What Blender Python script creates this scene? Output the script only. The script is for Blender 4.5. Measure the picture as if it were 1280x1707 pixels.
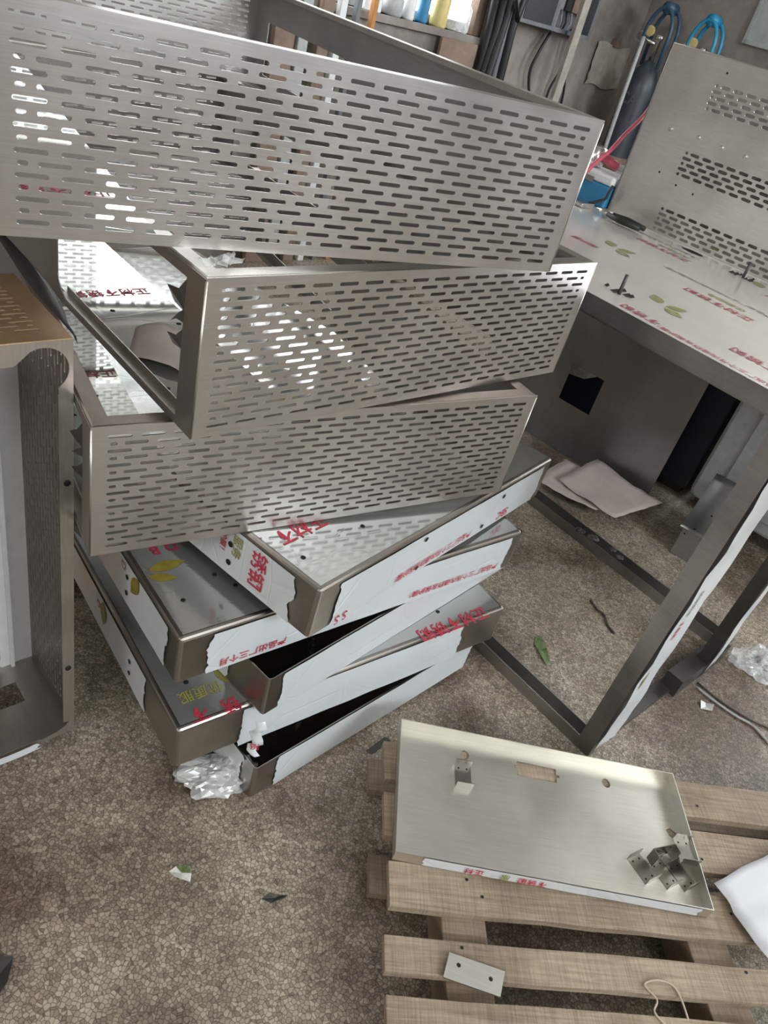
import bpy, bmesh, math, random
from mathutils import Vector, Matrix, noise
for o in list(bpy.data.objects): bpy.data.objects.remove(o)
SC = bpy.context.scene
COL = SC.collection
R = math.radians
rnd = random.Random(11)

# ------------------------------------------------------------------ camera
cd = bpy.data.cameras.new('camera'); cam = bpy.data.objects.new('camera', cd); COL.objects.link(cam)
right = Vector((0.95835698, 0.16332145, 0.23426053)); up = Vector((-0.28557292, 0.54809208, 0.78615722)); fwd = Vector((0.0, 0.82031773, -0.57190806))
m = Matrix((right, up, -fwd)).transposed().to_4x4(); m.translation = (0, 0, 1.275)
cam.matrix_world = m
cd.sensor_fit = 'VERTICAL'; cd.sensor_height = 36.0; cd.lens = 1253.144 / 1707 * 36.0
cd.clip_start = 0.02; cd.clip_end = 60
SC.camera = cam

# ------------------------------------------------------------------ world, lights, exposure
E1 = Vector((math.cos(R(-40)), math.sin(R(-40)), 0)); E2 = Vector((math.cos(R(50)), math.sin(R(50)), 0)); UP = Vector((0, 0, 1))
def RP(a, b, z): return E1 * a + E2 * b + UP * z          # room axes -> world
w = bpy.data.worlds.new('world'); SC.world = w; w.use_nodes = True
bg = w.node_tree.nodes['Background']; bg.inputs[0].default_value = (0.80, 0.90, 1.0, 1); bg.inputs[1].default_value = 1.2
def area(name, loc, look, sx, sy, power, col):
    l = bpy.data.lights.new(name, 'AREA'); l.shape = 'RECTANGLE'; l.size = sx; l.size_y = sy; l.energy = power; l.color = col
    o = bpy.data.objects.new(name, l); COL.objects.link(o)
    d = (look - loc).normalized(); o.rotation_euler = d.to_track_quat('-Z', 'Z').to_euler(); o.location = loc
    return o
area('daylight_through_high_window', RP(5.3, 1.4, 3.05), RP(1.2, 1.4, 0.4), 5.6, 1.1, 400, (0.90, 0.96, 1.0))
area('warm_daylight_through_front_window', RP(0.2, -4.45, 2.75), RP(0, 1.5, 0.8), 4.0, 1.2, 70, (1.0, 0.94, 0.86))
for b in (-2.4, 0.6, 3.4):
    area('overhead_fill', RP(2.0, b, 3.72), RP(2.0, b, 0), 1.2, 2.4, 22, (1.0, 0.97, 0.92))  # added overhead fill; the ceiling has no opening here
SC.view_settings.view_transform = 'Standard'; SC.view_settings.look = 'None'; SC.view_settings.gamma = 1.0
SC.view_settings.use_curve_mapping = False; SC.view_settings.exposure = 0.48
SC.cycles.use_denoising = True; SC.cycles.max_bounces = 10; SC.cycles.sample_clamp_indirect = 6

# ------------------------------------------------------------------ materials
def mat(name): 
    m = bpy.data.materials.new(name); m.use_nodes = True
    return m, m.node_tree, m.node_tree.nodes['Principled BSDF']
def N(nt, t, **k):
    n = nt.nodes.new(t)
    for a, v in k.items():
        if a in n.inputs: n.inputs[a].default_value = v
        else: setattr(n, a, v)
    return n
def ramp(nt, src, stops):
    r = N(nt, 'ShaderNodeValToRGB'); e = r.color_ramp.elements
    while len(e) < len(stops): e.new(0.5)
    for x, (p, c) in zip(e, stops): x.position = p; x.color = (*c, 1) if len(c) == 3 else c
    nt.links.new(src, r.inputs[0]); return r
def coords(nt, scale=(1, 1, 1), rot=(0, 0, 0)):
    tc = N(nt, 'ShaderNodeTexCoord'); mp = N(nt, 'ShaderNodeMapping'); mp.inputs['Scale'].default_value = scale; mp.inputs['Rotation'].default_value = rot
    nt.links.new(tc.outputs['Object'], mp.inputs[0]); return mp.outputs[0]
def plain(name, col, rough=0.6, metal=0.0, var=0.12, vscale=30, bump=0.0, emit=None, coat=0.0, alpha=1.0, trans=0.0):
    m, nt, b = mat(name); L = nt.links
    v = N(nt, 'ShaderNodeTexNoise', Scale=vscale, Detail=5.0, Roughness=0.6); L.new(coords(nt), v.inputs['Vector'])
    lo = tuple(c * (1 - var) for c in col); hi = tuple(min(1, c * (1 + var)) for c in col)
    r = ramp(nt, v.outputs[0], [(0.3, lo), (0.7, hi)]); L.new(r.outputs[0], b.inputs['Base Color'])
    b.inputs['Roughness'].default_value = rough; b.inputs['Metallic'].default_value = metal; b.inputs['Coat Weight'].default_value = coat
    b.inputs['Alpha'].default_value = alpha; b.inputs['Transmission Weight'].default_value = trans
    if bump:
        bp = N(nt, 'ShaderNodeBump', Strength=bump, Distance=0.002); L.new(v.outputs[0], bp.inputs['Height']); L.new(bp.outputs[0], b.inputs['Normal'])
    if emit: b.inputs['Emission Color'].default_value = (*col, 1); b.inputs['Emission Strength'].default_value = emit
    return m
def steel(name, col=(0.60, 0.59, 0.58), rough=0.33, stretch=(2, 180, 180), dirt=0.25, bump=0.05, wave=0.0):
    """Brushed stainless sheet: streaks along one axis, blotchy handling marks."""
    m, nt, b = mat(name); L = nt.links
    st = N(nt, 'ShaderNodeTexNoise', Scale=6.0, Detail=4.0, Roughness=0.7); L.new(coords(nt, stretch), st.inputs['Vector'])
    bl = N(nt, 'ShaderNodeTexNoise', Scale=5.0, Detail=5.0, Roughness=0.55); L.new(coords(nt), bl.inputs['Vector'])
    r1 = ramp(nt, bl.outputs[0], [(0.30, tuple(c * (1 - dirt) for c in col)), (0.62, col)])
    r2 = ramp(nt, st.outputs[0], [(0.3, (0.86,) * 3), (0.7, (1.06,) * 3)])
    mx = N(nt, 'ShaderNodeMix', data_type='RGBA', blend_type='MULTIPLY'); mx.inputs[0].default_value = 1.0
    L.new(r1.outputs[0], mx.inputs[6]); L.new(r2.outputs[0], mx.inputs[7]); L.new(mx.outputs[2], b.inputs['Base Color'])
    b.inputs['Metallic'].default_value = 1.0
    rr = N(nt, 'ShaderNodeMapRange'); rr.inputs[3].default_value = rough - 0.05; rr.inputs[4].default_value = rough + 0.09
    L.new(bl.outputs[0], rr.inputs[0]); L.new(rr.outputs[0], b.inputs['Roughness'])
    bp = N(nt, 'ShaderNodeBump', Strength=bump, Distance=0.001); L.new(st.outputs[0], bp.inputs['Height'])
    if wave:
        wv = N(nt, 'ShaderNodeTexNoise', Scale=2.2, Detail=1.0); L.new(coords(nt), wv.inputs['Vector'])
        b2 = N(nt, 'ShaderNodeBump', Strength=wave, Distance=0.01); L.new(wv.outputs[0], b2.inputs['Height']); L.new(b2.outputs[0], bp.inputs['Normal'])
    L.new(bp.outputs[0], b.inputs['Normal'])
    return m
def film(name, col, rough, metal, crease=0.25, coat=0.12):
    """Protective film stuck on steel: pale, glossy, slightly wrinkled."""
    m, nt, b = mat(name); L = nt.links
    n1 = N(nt, 'ShaderNodeTexNoise', Scale=7.0, Detail=3.0); L.new(coords(nt), n1.inputs['Vector'])
    n2 = N(nt, 'ShaderNodeTexVoronoi', Scale=9.0, feature='DISTANCE_TO_EDGE'); L.new(coords(nt, (1, 2.2, 1)), n2.inputs['Vector'])
    r = ramp(nt, n1.outputs[0], [(0.3, tuple(c * 0.92 for c in col)), (0.7, col)]); L.new(r.outputs[0], b.inputs['Base Color'])
    b.inputs['Roughness'].default_value = rough; b.inputs['Metallic'].default_value = metal; b.inputs['Coat Weight'].default_value = 0.4; b.inputs['Coat Roughness'].default_value = coat
    cr = ramp(nt, n2.outputs['Distance'], [(0.0, (0, 0, 0)), (0.03, (1, 1, 1))])
    mx = N(nt, 'ShaderNodeMath', operation='ADD'); L.new(cr.outputs[0], mx.inputs[0]); L.new(n1.outputs[0], mx.inputs[1])
    bp = N(nt, 'ShaderNodeBump', Strength=crease, Distance=0.0015); L.new(mx.outputs[0], bp.inputs['Height']); L.new(bp.outputs[0], b.inputs['Normal'])
    return m
M_TRAY = steel('brushed_steel_tray', (0.62, 0.605, 0.59), 0.31, (2, 150, 150), wave=0.12)
M_RIM = steel('brushed_steel_rim', (0.60, 0.57, 0.52), 0.34, (60, 60, 4))
M_END = steel('end_wall_steel', (0.50, 0.49, 0.48), 0.38, (120, 3, 120), wave=0.1)
M_BARE = steel('bare_folded_steel', (0.48, 0.45, 0.41), 0.30, (150, 3, 150), dirt=0.35)
M_DARKSTEEL = steel('dull_frame_steel', (0.42, 0.405, 0.39), 0.42, (3, 90, 90), dirt=0.4)
M_BROWNSTEEL = steel('brown_tinted_steel', (0.36, 0.32, 0.30), 0.40, (90, 90, 3), dirt=0.4)
M_PANEL = steel('grey_sheet_steel', (0.46, 0.46, 0.46), 0.40, (60, 60, 3), wave=0.1)
M_CAB = steel('cabinet_steel', (0.76, 0.72, 0.67), 0.36, (3, 120, 120), wave=0.15)
M_PAN = steel('shallow_pan_steel', (0.80, 0.78, 0.71), 0.40, (2, 120, 120), dirt=0.16)
M_BRACKET = steel('bracket_steel', (0.50, 0.48, 0.44), 0.30, (2, 120, 120), dirt=0.3)
M_FILMTOP = film('film_on_flat_steel', (0.56, 0.57, 0.55), 0.13, 0.75, 0.05, 0.06)
M_FILMFLOOR = film('film_on_tray_floor', (0.46, 0.47, 0.44), 0.04, 0.7, 0.008, 0.03)
M_BRONZE = steel('bronze_tinted_rim', (0.46, 0.39, 0.34), 0.36, (60, 60, 4))
M_FILMSIDE = film('pale_blue_white_film', (0.74, 0.79, 0.82), 0.34, 0.12, 0.3)
M_FILMTABLE = film('film_on_table_top', (0.82, 0.81, 0.76), 0.20, 0.35, 0.10)
M_RED = plain('red_print', (0.50, 0.03, 0.06), 0.5, var=0.25, vscale=120)
M_OLIVE = plain('olive_print', (0.28, 0.27, 0.07), 0.45, var=0.25, vscale=60)
M_YELLOWLEAF = plain('yellow_olive_print', (0.34, 0.27, 0.04), 0.35, var=0.35, vscale=40, metal=0.3)
M_TRED = plain('faded_red_print', (0.42, 0.10, 0.12), 0.4, var=0.25, vscale=90, metal=.2)
M_TOLIVE = plain('faded_olive_print', (0.36, 0.35, 0.16), 0.35, var=0.25, vscale=60, metal=.3)
M_GREYPRINT = plain('grey_print', (0.22, 0.22, 0.20), 0.5)
M_BLACK = plain('black_hole', (0.006, 0.006, 0.006), 0.8)
M_BOLT = plain('black_rubber', (0.012, 0.012, 0.013), 0.45)
M_PAPER = plain('pinkish_paper', (0.52, 0.44, 0.41), 0.8, var=0.12, vscale=14, bump=0.3)
M_PAPERW = plain('white_paper', (0.62, 0.64, 0.68), 0.75, var=0.04, vscale=9, bump=0.15)
M_ORANGE = plain('orange_reflection_steel', (0.46, 0.30, 0.17), 0.42, metal=0.7, var=0.25, vscale=9)  # warm reflection on the steel top, put into its base colour
M_CARD = plain('orange_cardboard', (0.48, 0.22, 0.07), 0.8)
M_CRUMPLE = film('crumpled_clear_film', (0.62, 0.64, 0.63), 0.25, 0.3, 0.5)
M_BLUE = plain('blue_paint', (0.04, 0.22, 0.42), 0.35, var=0.1)
M_CYL = plain('dark_cylinder_paint', (0.045, 0.055, 0.07), 0.4, var=0.3, vscale=12)
M_CYLTXT = plain('faded_grey_stencil', (0.11, 0.12, 0.13), 0.5)
M_CHROME = plain('scratched_chrome', (0.62, 0.62, 0.60), 0.25, metal=1.0, var=0.1)
M_WHITEP = plain('white_paint', (0.72, 0.74, 0.74), 0.4, var=0.05)
M_PINK = plain('pink_rubber_hose', (0.55, 0.09, 0.14), 0.45)
M_BLACKC = plain('black_cable', (0.014, 0.014, 0.016), 0.5)
M_ELBOX = plain('dark_painted_sheet_box', (0.14, 0.15, 0.165), 0.5, var=0.25, vscale=8)
M_GREYP = plain('grey_painted_metal', (0.38, 0.39, 0.39), 0.45, var=0.15)
M_DARKBLUE = plain('dark_navy_paint', (0.018, 0.02, 0.032), 0.45, var=.3, vscale=6)
M_YELLOW = plain('cream_yellow_plastic', (0.62, 0.50, 0.20), 0.4)
M_BROWN = plain('brown_board', (0.23, 0.16, 0.12), 0.8, var=0.25, vscale=14)
M_SCRAP = plain('dark_scrap_steel', (0.10, 0.095, 0.09), 0.45, metal=0.7)
M_THREAD = plain('cream_string', (0.50, 0.43, 0.32), 0.9)
M_LEAFG = plain('torn_film_green', (0.13, 0.19, 0.07), 0.4, var=0.5, vscale=60)
M_RAG = plain('white_cotton_scrap', (0.62, 0.63, 0.58), 0.6, var=0.25, vscale=70)
M_PANE = plain('bright_window_daylight', (0.93, 0.97, 1.0), 0.5, emit=7.0, var=0.02)
M_PANE1 = plain('hazy_window_daylight', (0.93, 0.97, 1.0), 0.5, emit=4.0, var=0.02)

def glass_mat():
    m, nt, b = mat('clear_bag_plastic'); b.inputs['Base Color'].default_value = (0.85, 0.87, 0.88, 1); b.inputs['Roughness'].default_value = 0.12
    v = N(nt, 'ShaderNodeTexNoise', Scale=40.0, Detail=3.0); nt.links.new(coords(nt), v.inputs['Vector'])
    r = ramp(nt, v.outputs[0], [(0.35, (0.22,) * 3), (0.65, (0.6,) * 3)]); nt.links.new(r.outputs[0], b.inputs['Alpha'])
    return m
M_BAG = glass_mat()

def floor_mat():
    m, nt, b = mat('worn_terrazzo_floor'); L = nt.links
    co = coords(nt)
    wn = N(nt, 'ShaderNodeTexNoise', Scale=60.0, Detail=2.0); L.new(co, wn.inputs['Vector'])
    ad = N(nt, 'ShaderNodeVectorMath', operation='MULTIPLY_ADD'); ad.inputs[1].default_value = (0.006,) * 3; L.new(wn.outputs['Color'], ad.inputs[0]); L.new(co, ad.inputs[2])
    cell = N(nt, 'ShaderNodeTexVoronoi', Scale=150.0); L.new(ad.outputs[0], cell.inputs['Vector'])
    edge = N(nt, 'ShaderNodeTexVoronoi', Scale=150.0, feature='DISTANCE_TO_EDGE'); L.new(ad.outputs[0], edge.inputs['Vector'])
    sp = N(nt, 'ShaderNodeSeparateColor'); L.new(cell.outputs['Color'], sp.inputs[0])
    stones = ramp(nt, sp.outputs[0], [(0.0, (0.26, 0.22, 0.175)), (0.3, (0.36, 0.31, 0.25)), (0.65, (0.45, 0.395, 0.32)), (1.0, (0.56, 0.505, 0.42))])
    joint = ramp(nt, edge.outputs['Distance'], [(0.015, (0.36,) * 3), (0.12, (1,) * 3)])
    m1 = N(nt, 'ShaderNodeMix', data_type='RGBA', blend_type='MULTIPLY'); m1.inputs[0].default_value = 1
    L.new(stones.outputs[0], m1.inputs[6]); L.new(joint.outputs[0], m1.inputs[7])
    big = N(nt, 'ShaderNodeTexNoise', Scale=2.6, Detail=6.0, Roughness=0.62); L.new(co, big.inputs['Vector'])
    st = ramp(nt, big.outputs[0], [(0.38, (0.38, 0.32, 0.29)), (0.50, (0.78, 0.73, 0.69)), (0.62, (1.08, 1.06, 1.02))])
    m2 = N(nt, 'ShaderNodeMix', data_type='RGBA', blend_type='MULTIPLY'); m2.inputs[0].default_value = 1
    L.new(m1.outputs[2], m2.inputs[6]); L.new(st.outputs[0], m2.inputs[7])
    L.new(m2.outputs[2], b.inputs['Base Color'])
    rr = N(nt, 'ShaderNodeMapRange'); rr.inputs[3].default_value = 0.38; rr.inputs[4].default_value = 0.62; L.new(big.outputs[0], rr.inputs[0]); L.new(rr.outputs[0], b.inputs['Roughness'])
    bp = N(nt, 'ShaderNodeBump', Strength=0.25, Distance=0.001); L.new(joint.outputs[0], bp.inputs['Height']); L.new(bp.outputs[0], b.inputs['Normal'])
    return m
M_FLOOR = floor_mat()
def wall_mat():
    m, nt, b = mat('stained_cement_wall'); L = nt.links; co = coords(nt)
    a = N(nt, 'ShaderNodeTexNoise', Scale=1.3, Detail=8.0, Roughness=0.65); L.new(co, a.inputs['Vector'])
    c = N(nt, 'ShaderNodeTexNoise', Scale=14.0, Detail=6.0, Roughness=0.7); L.new(co, c.inputs['Vector'])
    r = ramp(nt, a.outputs[0], [(0.33, (0.16, 0.14, 0.125)), (0.5, (0.27, 0.24, 0.215)), (0.68, (0.36, 0.33, 0.30))])
    r2 = ramp(nt, c.outputs[0], [(0.3, (0.8,) * 3), (0.65, (1.08,) * 3)])
    mx = N(nt, 'ShaderNodeMix', data_type='RGBA', blend_type='MULTIPLY'); mx.inputs[0].default_value = 1
    L.new(r.outputs[0], mx.inputs[6]); L.new(r2.outputs[0], mx.inputs[7]); L.new(mx.outputs[2], b.inputs['Base Color'])
    b.inputs['Roughness'].default_value = 0.85
    bp = N(nt, 'ShaderNodeBump', Strength=0.3, Distance=0.004); L.new(c.outputs[0], bp.inputs['Height']); L.new(bp.outputs[0], b.inputs['Normal'])
    return m
M_WALL = wall_mat()
def wood_mat(name, lo, hi):
    m, nt, b = mat(name); L = nt.links
    g = N(nt, 'ShaderNodeTexNoise', Scale=8.0, Detail=6.0, Roughness=0.65, Distortion=0.6); L.new(coords(nt, (1.2, 22, 22)), g.inputs['Vector'])
    s = N(nt, 'ShaderNodeTexNoise', Scale=8.0, Detail=3.0, Roughness=0.6); L.new(coords(nt, (55, 1.6, 4), (0, 0, R(6))), s.inputs['Vector'])
    d = N(nt, 'ShaderNodeTexNoise', Scale=7.0, Detail=4.0); L.new(coords(nt), d.inputs['Vector'])
    r = ramp(nt, g.outputs[0], [(0.3, lo), (0.7, hi)])
    r2 = ramp(nt, s.outputs[0], [(0.34, (0.80,) * 3), (0.6, (1.06,) * 3)])
    r3 = ramp(nt, d.outputs[0], [(0.36, (0.74, 0.70, 0.66)), (0.6, (1.05, 1.03, 1.0))])
    mx = N(nt, 'ShaderNodeMix', data_type='RGBA', blend_type='MULTIPLY'); mx.inputs[0].default_value = 1
    L.new(r.outputs[0], mx.inputs[6]); L.new(r2.outputs[0], mx.inputs[7])
    m2 = N(nt, 'ShaderNodeMix', data_type='RGBA', blend_type='MULTIPLY'); m2.inputs[0].default_value = 1
    L.new(mx.outputs[2], m2.inputs[6]); L.new(r3.outputs[0], m2.inputs[7]); L.new(m2.outputs[2], b.inputs['Base Color'])
    b.inputs['Roughness'].default_value = 0.8
    bp = N(nt, 'ShaderNodeBump', Strength=0.5, Distance=0.0015); L.new(s.outputs[0], bp.inputs['Height']); L.new(bp.outputs[0], b.inputs['Normal'])
    return m
M_WOOD = wood_mat('grey_brown_pallet_wood', (0.24, 0.185, 0.135), (0.44, 0.36, 0.27))
M_WOOD2 = wood_mat('darker_stringer_wood', (0.20, 0.15, 0.11), (0.34, 0.27, 0.20))

# ------------------------------------------------------------------ mesh helpers
class MB:
    def __init__(s): s.v = []; s.f = []
    def add(s, vs, fs):
        k = len(s.v); s.v += [tuple(v) for v in vs]; s.f += [tuple(i + k for i in f) for f in fs]; return s
    def box(s, lo, hi, M=None):
        x0, y0, z0 = lo; x1, y1, z1 = hi
        vs = [Vector(p) for p in ((x0, y0, z0), (x1, y0, z0), (x1, y1, z0), (x0, y1, z0), (x0, y0, z1), (x1, y0, z1), (x1, y1, z1), (x0, y1, z1))]
        if M is not None: vs = [M @ v for v in vs]
        return s.add(vs, [(3, 2, 1, 0), (4, 5, 6, 7), (0, 1, 5, 4), (1, 2, 6, 5), (2, 3, 7, 6), (3, 0, 4, 7)])
    def prism(s, poly, f, t):
        """poly: list of 2-D points, f(a,b,h) -> point, extruded from h=0 to h=t"""
        n = len(poly); vs = [f(a, b, 0) for a, b in poly] + [f(a, b, t) for a, b in poly]
        return s.add(vs, [tuple(range(n - 1, -1, -1)), tuple(range(n, 2 * n))] + [(i, (i + 1) % n, n + (i + 1) % n, n + i) for i in range(n)])
    def ngon(s, pts): return s.add(pts, [tuple(range(len(pts)))])
    def tube(s, pts, r, seg=8, cap=True):
        pts = [Vector(p) for p in pts]; rr = r if isinstance(r, (list, tuple)) else [r] * len(pts); rings = []; nrm = None
        for i, p in enumerate(pts):
            t = (pts[min(i + 1, len(pts) - 1)] - pts[max(i - 1, 0)]).normalized()
            if nrm is None: nrm = t.orthogonal().normalized()
            else: nrm = (nrm - t * nrm.dot(t)); nrm = nrm.normalized() if nrm.length > 1e-6 else t.orthogonal().normalized()
            bn = t.cross(nrm); rings.append([p + (nrm * math.cos(2 * math.pi * k / seg) + bn * math.sin(2 * math.pi * k / seg)) * rr[i] for k in range(seg)])
        vs = [v for g in rings for v in g]; fs = []
        for i in range(len(pts) - 1):
            for k in range(seg): fs.append((i * seg + k, i * seg + (k + 1) % seg, (i + 1) * seg + (k + 1) % seg, (i + 1) * seg + k))
        if cap: fs += [tuple(range(seg - 1, -1, -1)), tuple(range((len(pts) - 1) * seg, len(pts) * seg))]
        return s.add(vs, fs)
    def lathe(s, prof, c=(0, 0, 0), seg=24):
        c = Vector(c); vs = []; fs = []
        for r, z in prof: vs += [c + Vector((r * math.cos(2 * math.pi * k / seg), r * math.sin(2 * math.pi * k / seg), z)) for k in range(seg)]
        for i in range(len(prof) - 1):
            for k in range(seg): fs.append((i * seg + k, i * seg + (k + 1) % seg, (i + 1) * seg + (k + 1) % seg, (i + 1) * seg + k))
        fs += [tuple(range(seg - 1, -1, -1)), tuple(range((len(prof) - 1) * seg, len(prof) * seg))]
        return s.add(vs, fs)
    def build(s, name, m, parent=None, smooth=False, bevel=0, solid=0, seg=2):
        me = bpy.data.meshes.new(name); me.from_pydata(s.v, [], s.f); me.validate()
        return link(name, me, m, parent, smooth, bevel, solid, seg)
def link(name, me, m, parent=None, smooth=False, bevel=0, solid=0, seg=2):
    if m and not me.materials: me.materials.append(m)
    o = bpy.data.objects.new(name, me); COL.objects.link(o)
    if parent: o.parent = parent
    if smooth:
        for p in me.polygons: p.use_smooth = True
    if bevel:
        b = o.modifiers.new('bevel', 'BEVEL'); b.width = bevel; b.segments = seg; b.limit_method = 'ANGLE'; b.angle_limit = R(40)
    if solid:
        q = o.modifiers.new('solid', 'SOLIDIFY'); q.thickness = solid; q.offset = -1
    return o
def tag(o, label, cat, group=None, kind=None):
    if label: o['label'] = label
    if cat: o['category'] = cat
    if group: o['group'] = group
    if kind: o['kind'] = kind
    return o
def thing(name, label, cat, M=None, loc=None, rz=0, group=None):
    o = bpy.data.objects.new(name, None); COL.objects.link(o); o.empty_display_size = 0.05
    o.matrix_world = M if M is not None else (Matrix.Translation(loc) @ Matrix.Rotation(rz, 4, 'Z'))
    return tag(o, label, cat, group)
def struct(name, mb, m, parent=None, **k):
    o = mb.build(name, m, parent, **k)
    if parent is None: o['kind'] = 'structure'
    return o
def frame(o, x, y, z):
    m = Matrix((Vector(x), Vector(y), Vector(z))).transposed().to_4x4(); m.translation = Vector(o); return m
TXT = {}
def text_mesh(s):
    if s not in TXT:
        c = bpy.data.curves.new('print', 'FONT'); c.body = s; c.size = 1.0; c.align_x = 'LEFT'; c.align_y = 'CENTER'; c.resolution_u = 2; c.offset = 0.012
        o = bpy.data.objects.new('print', c); COL.objects.link(o)
        dg = bpy.context.evaluated_depsgraph_get(); dg.update()
        TXT[s] = bpy.data.meshes.new_from_object(o.evaluated_get(dg)); bpy.data.objects.remove(o)
    return TXT[s]
def text(s, size, parent, o, x, y, m, name='printed_lettering'):
    """text starting at o, running along x, characters upright along y (parent's axes)."""
    x = Vector(x).normalized(); y = Vector(y).normalized()
    me = text_mesh(s).copy(); me.name = name; me.materials.clear(); me.transform(frame(o, x, y, x.cross(y)) @ Matrix.Scale(size, 4))
    return link(name, me, m, parent)
def leaf_poly(mb, f, c, ang, ln, wd, n=6):
    """flat pointed leaf: f(a,b) maps to 3-D"""
    pts = []
    for sgn in (1, -1):
        rng = range(n + 1) if sgn == 1 else range(n - 1, 0, -1)
        for i in rng:
            t = i / n; pts.append((t * ln, sgn * wd * math.sin(math.pi * t) * (1 - 0.3 * t)))
    ca, sa = math.cos(ang), math.sin(ang)
    mb.ngon([f(c[0] + a * ca - b * sa, c[1] + a * sa + b * ca) for a, b in pts])
def sheet(name, m, parent, f, a0, a1, b0, b1, na=14, nb=3, jag=(0.008, 0.008), amp=0.0008, seed=1, off=0.0012, thick=0.0):
    """film sheet on a face: f(a,b,off); torn, uneven ends at a0 / a1"""
    r = random.Random(seed); mb = MB(); nb = max(nb, 14); vs = []
    rag = lambda k, j: noise.noise(Vector((j * .22, k, seed * 1.7))) * 1.3 + r.uniform(-1, 1) * .35
    e0 = [a0 + rag(0.3, _) * jag[0] for _ in range(nb + 1)]; e1 = [a1 + rag(5.3, _) * jag[1] for _ in range(nb + 1)]
    for j in range(nb + 1):
        for i in range(na + 1):
            t = i / na; a = e0[j] * (1 - t) + e1[j] * t; b = b0 + (b1 - b0) * j / nb
            vs.append(f(a, b, off + amp * (1 + noise.noise(Vector((a * 14, b * 14, seed * 3.1))))))
    fs = [(j * (na + 1) + i, j * (na + 1) + i + 1, (j + 1) * (na + 1) + i + 1, (j + 1) * (na + 1) + i) for j in range(nb) for i in range(na)]
    mb.add(vs, fs); return mb.build(name, m, parent, smooth=True)
def perf(L, H, t, bands, seg=5):
    """slotted sheet in x (0..L), z (0..H), front at y=0, back at y=t. bands: (x0, ztop, cols, rows, pitch, rowpitch, slot, slotH, short_first)"""
    mb = MB()
    def solid(x0, x1, z0, z1):
        if x1 - x0 > 1e-6 and z1 - z0 > 1e-6:
            mb.add([(x0, 0, z0), (x1, 0, z0), (x1, 0, z1), (x0, 0, z1)], [(0, 1, 2, 3)])
            mb.add([(x0, t, z0), (x1, t, z0), (x1, t, z1), (x0, t, z1)], [(3, 2, 1, 0)])
    def cell(x0, x1, z0, z1, sl, sh):
        cx = (x0 + x1) / 2; cz = (z0 + z1) / 2; r = sh / 2; hx = sl / 2 - r; X = (x1 - x0) / 2; Z = (z1 - z0) / 2
        hole = []; out = []
        for k in range(seg + 1):
            a = -math.pi / 2 + math.pi * k / seg; hole.append((cx + hx + r * math.cos(a), cz + r * math.sin(a)))
            if k == 0: out.append((cx + hx, cz - Z))
            elif k == seg: out.append((cx + hx, cz + Z))
            else:
                q = -1 + 2 * (k - 1) / (seg - 2); out.append((cx + X, cz + Z * q))
        n = seg + 1
        hole += [(2 * cx - x, 2 * cz - z) for x, z in hole]; out += [(2 * cx - x, 2 * cz - z) for x, z in out]
        K = 2 * n
        vs = [(x, 0, z) for x, z in hole] + [(x, 0, z) for x, z in out] + [(x, t, z) for x, z in hole] + [(x, t, z) for x, z in out]
        fs = []
        for i in range(K):
            j = (i + 1) % K
            fs += [(K + i, K + j, j, i), (2 * K + i, 2 * K + j, 3 * K + j, 3 * K + i), (i, j, 2 * K + j, 2 * K + i)]
        mb.add(vs, fs)
    zt = H
    for (x0, ztop, cols, rows, p, rp, sl, sh, sf) in bands:
        solid(0, L, ztop + rp / 2, zt)
        xe = x0 + cols * p
        for r in range(rows):
            zc = ztop - r * rp; z0, z1 = zc - rp / 2, zc + rp / 2
            solid(0, x0, z0, z1); solid(xe, L, z0, z1)
            if (r % 2 == 0) != sf:
                for c in range(cols): cell(x0 + c * p, x0 + (c + 1) * p, z0, z1, sl, sh)
            else:
                g = p - sl; s2 = p / 2 - g
                def short(xa, left):
                    m0 = (xa + g / 2 - 1e-4, xa + p / 2) if left else (xa, xa + p / 2 - g / 2 + 1e-4)
                    solid(xa, m0[0], z0, z1) if left else solid(m0[1], xa + p / 2, z0, z1)
                    cell(m0[0], m0[1], z0, z1, max(s2, sh * 1.15) if s2 < m0[1] - m0[0] else (m0[1] - m0[0]) * 0.8, sh)
                short(x0, True)
                for c in range(cols - 1): cell(x0 + p / 2 + c * p, x0 + p / 2 + (c + 1) * p, z0, z1, sl, sh)
                short(xe - p / 2, False)
        zt = ztop - rows * rp + rp / 2
    solid(0, L, 0, zt)
    # outer rim
    mb.add([(0, 0, 0), (L, 0, 0), (L, 0, H), (0, 0, H), (0, t, 0), (L, t, 0), (L, t, H), (0, t, H)], [(0, 4, 5, 1), (1, 5, 6, 2), (2, 6, 7, 3), (3, 7, 4, 0)])
    me = bpy.data.meshes.new('perforated_panel'); me.from_pydata(mb.v, [], mb.f); me.validate(); return me
def rect_profile(L, W, prof):
    """profile (inset, z) swept around the rectangle 0..L x 0..W"""
    mb = MB(); vs = []
    for d, z in prof: vs += [(d, d, z), (L - d, d, z), (L - d, W - d, z), (d, W - d, z)]
    fs = [(i * 4 + k, i * 4 + (k + 1) % 4, (i + 1) * 4 + (k + 1) % 4, (i + 1) * 4 + k) for i in range(len(prof) - 1) for k in range(4)]
    return mb.add(vs, fs)
def holes(mb, f, pts, r, n=10):
    for a, b in pts: mb.ngon([f(a + r * math.cos(2 * math.pi * k / n), b + r * math.sin(2 * math.pi * k / n)) for k in range(n)])

def hole(parent, f, pts, r, n=10, name='drill_hole'):
    for a, b in pts:
        mb = MB(); holes(mb, f, [(a, b)], r, n); mb.build(name, M_BLACK, parent)
def leaf(parent, f, c, ang, ln, wd, m):
    mb = MB(); leaf_poly(mb, f, c, ang, ln, wd); mb.build('printed_leaf', m, parent)

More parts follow.
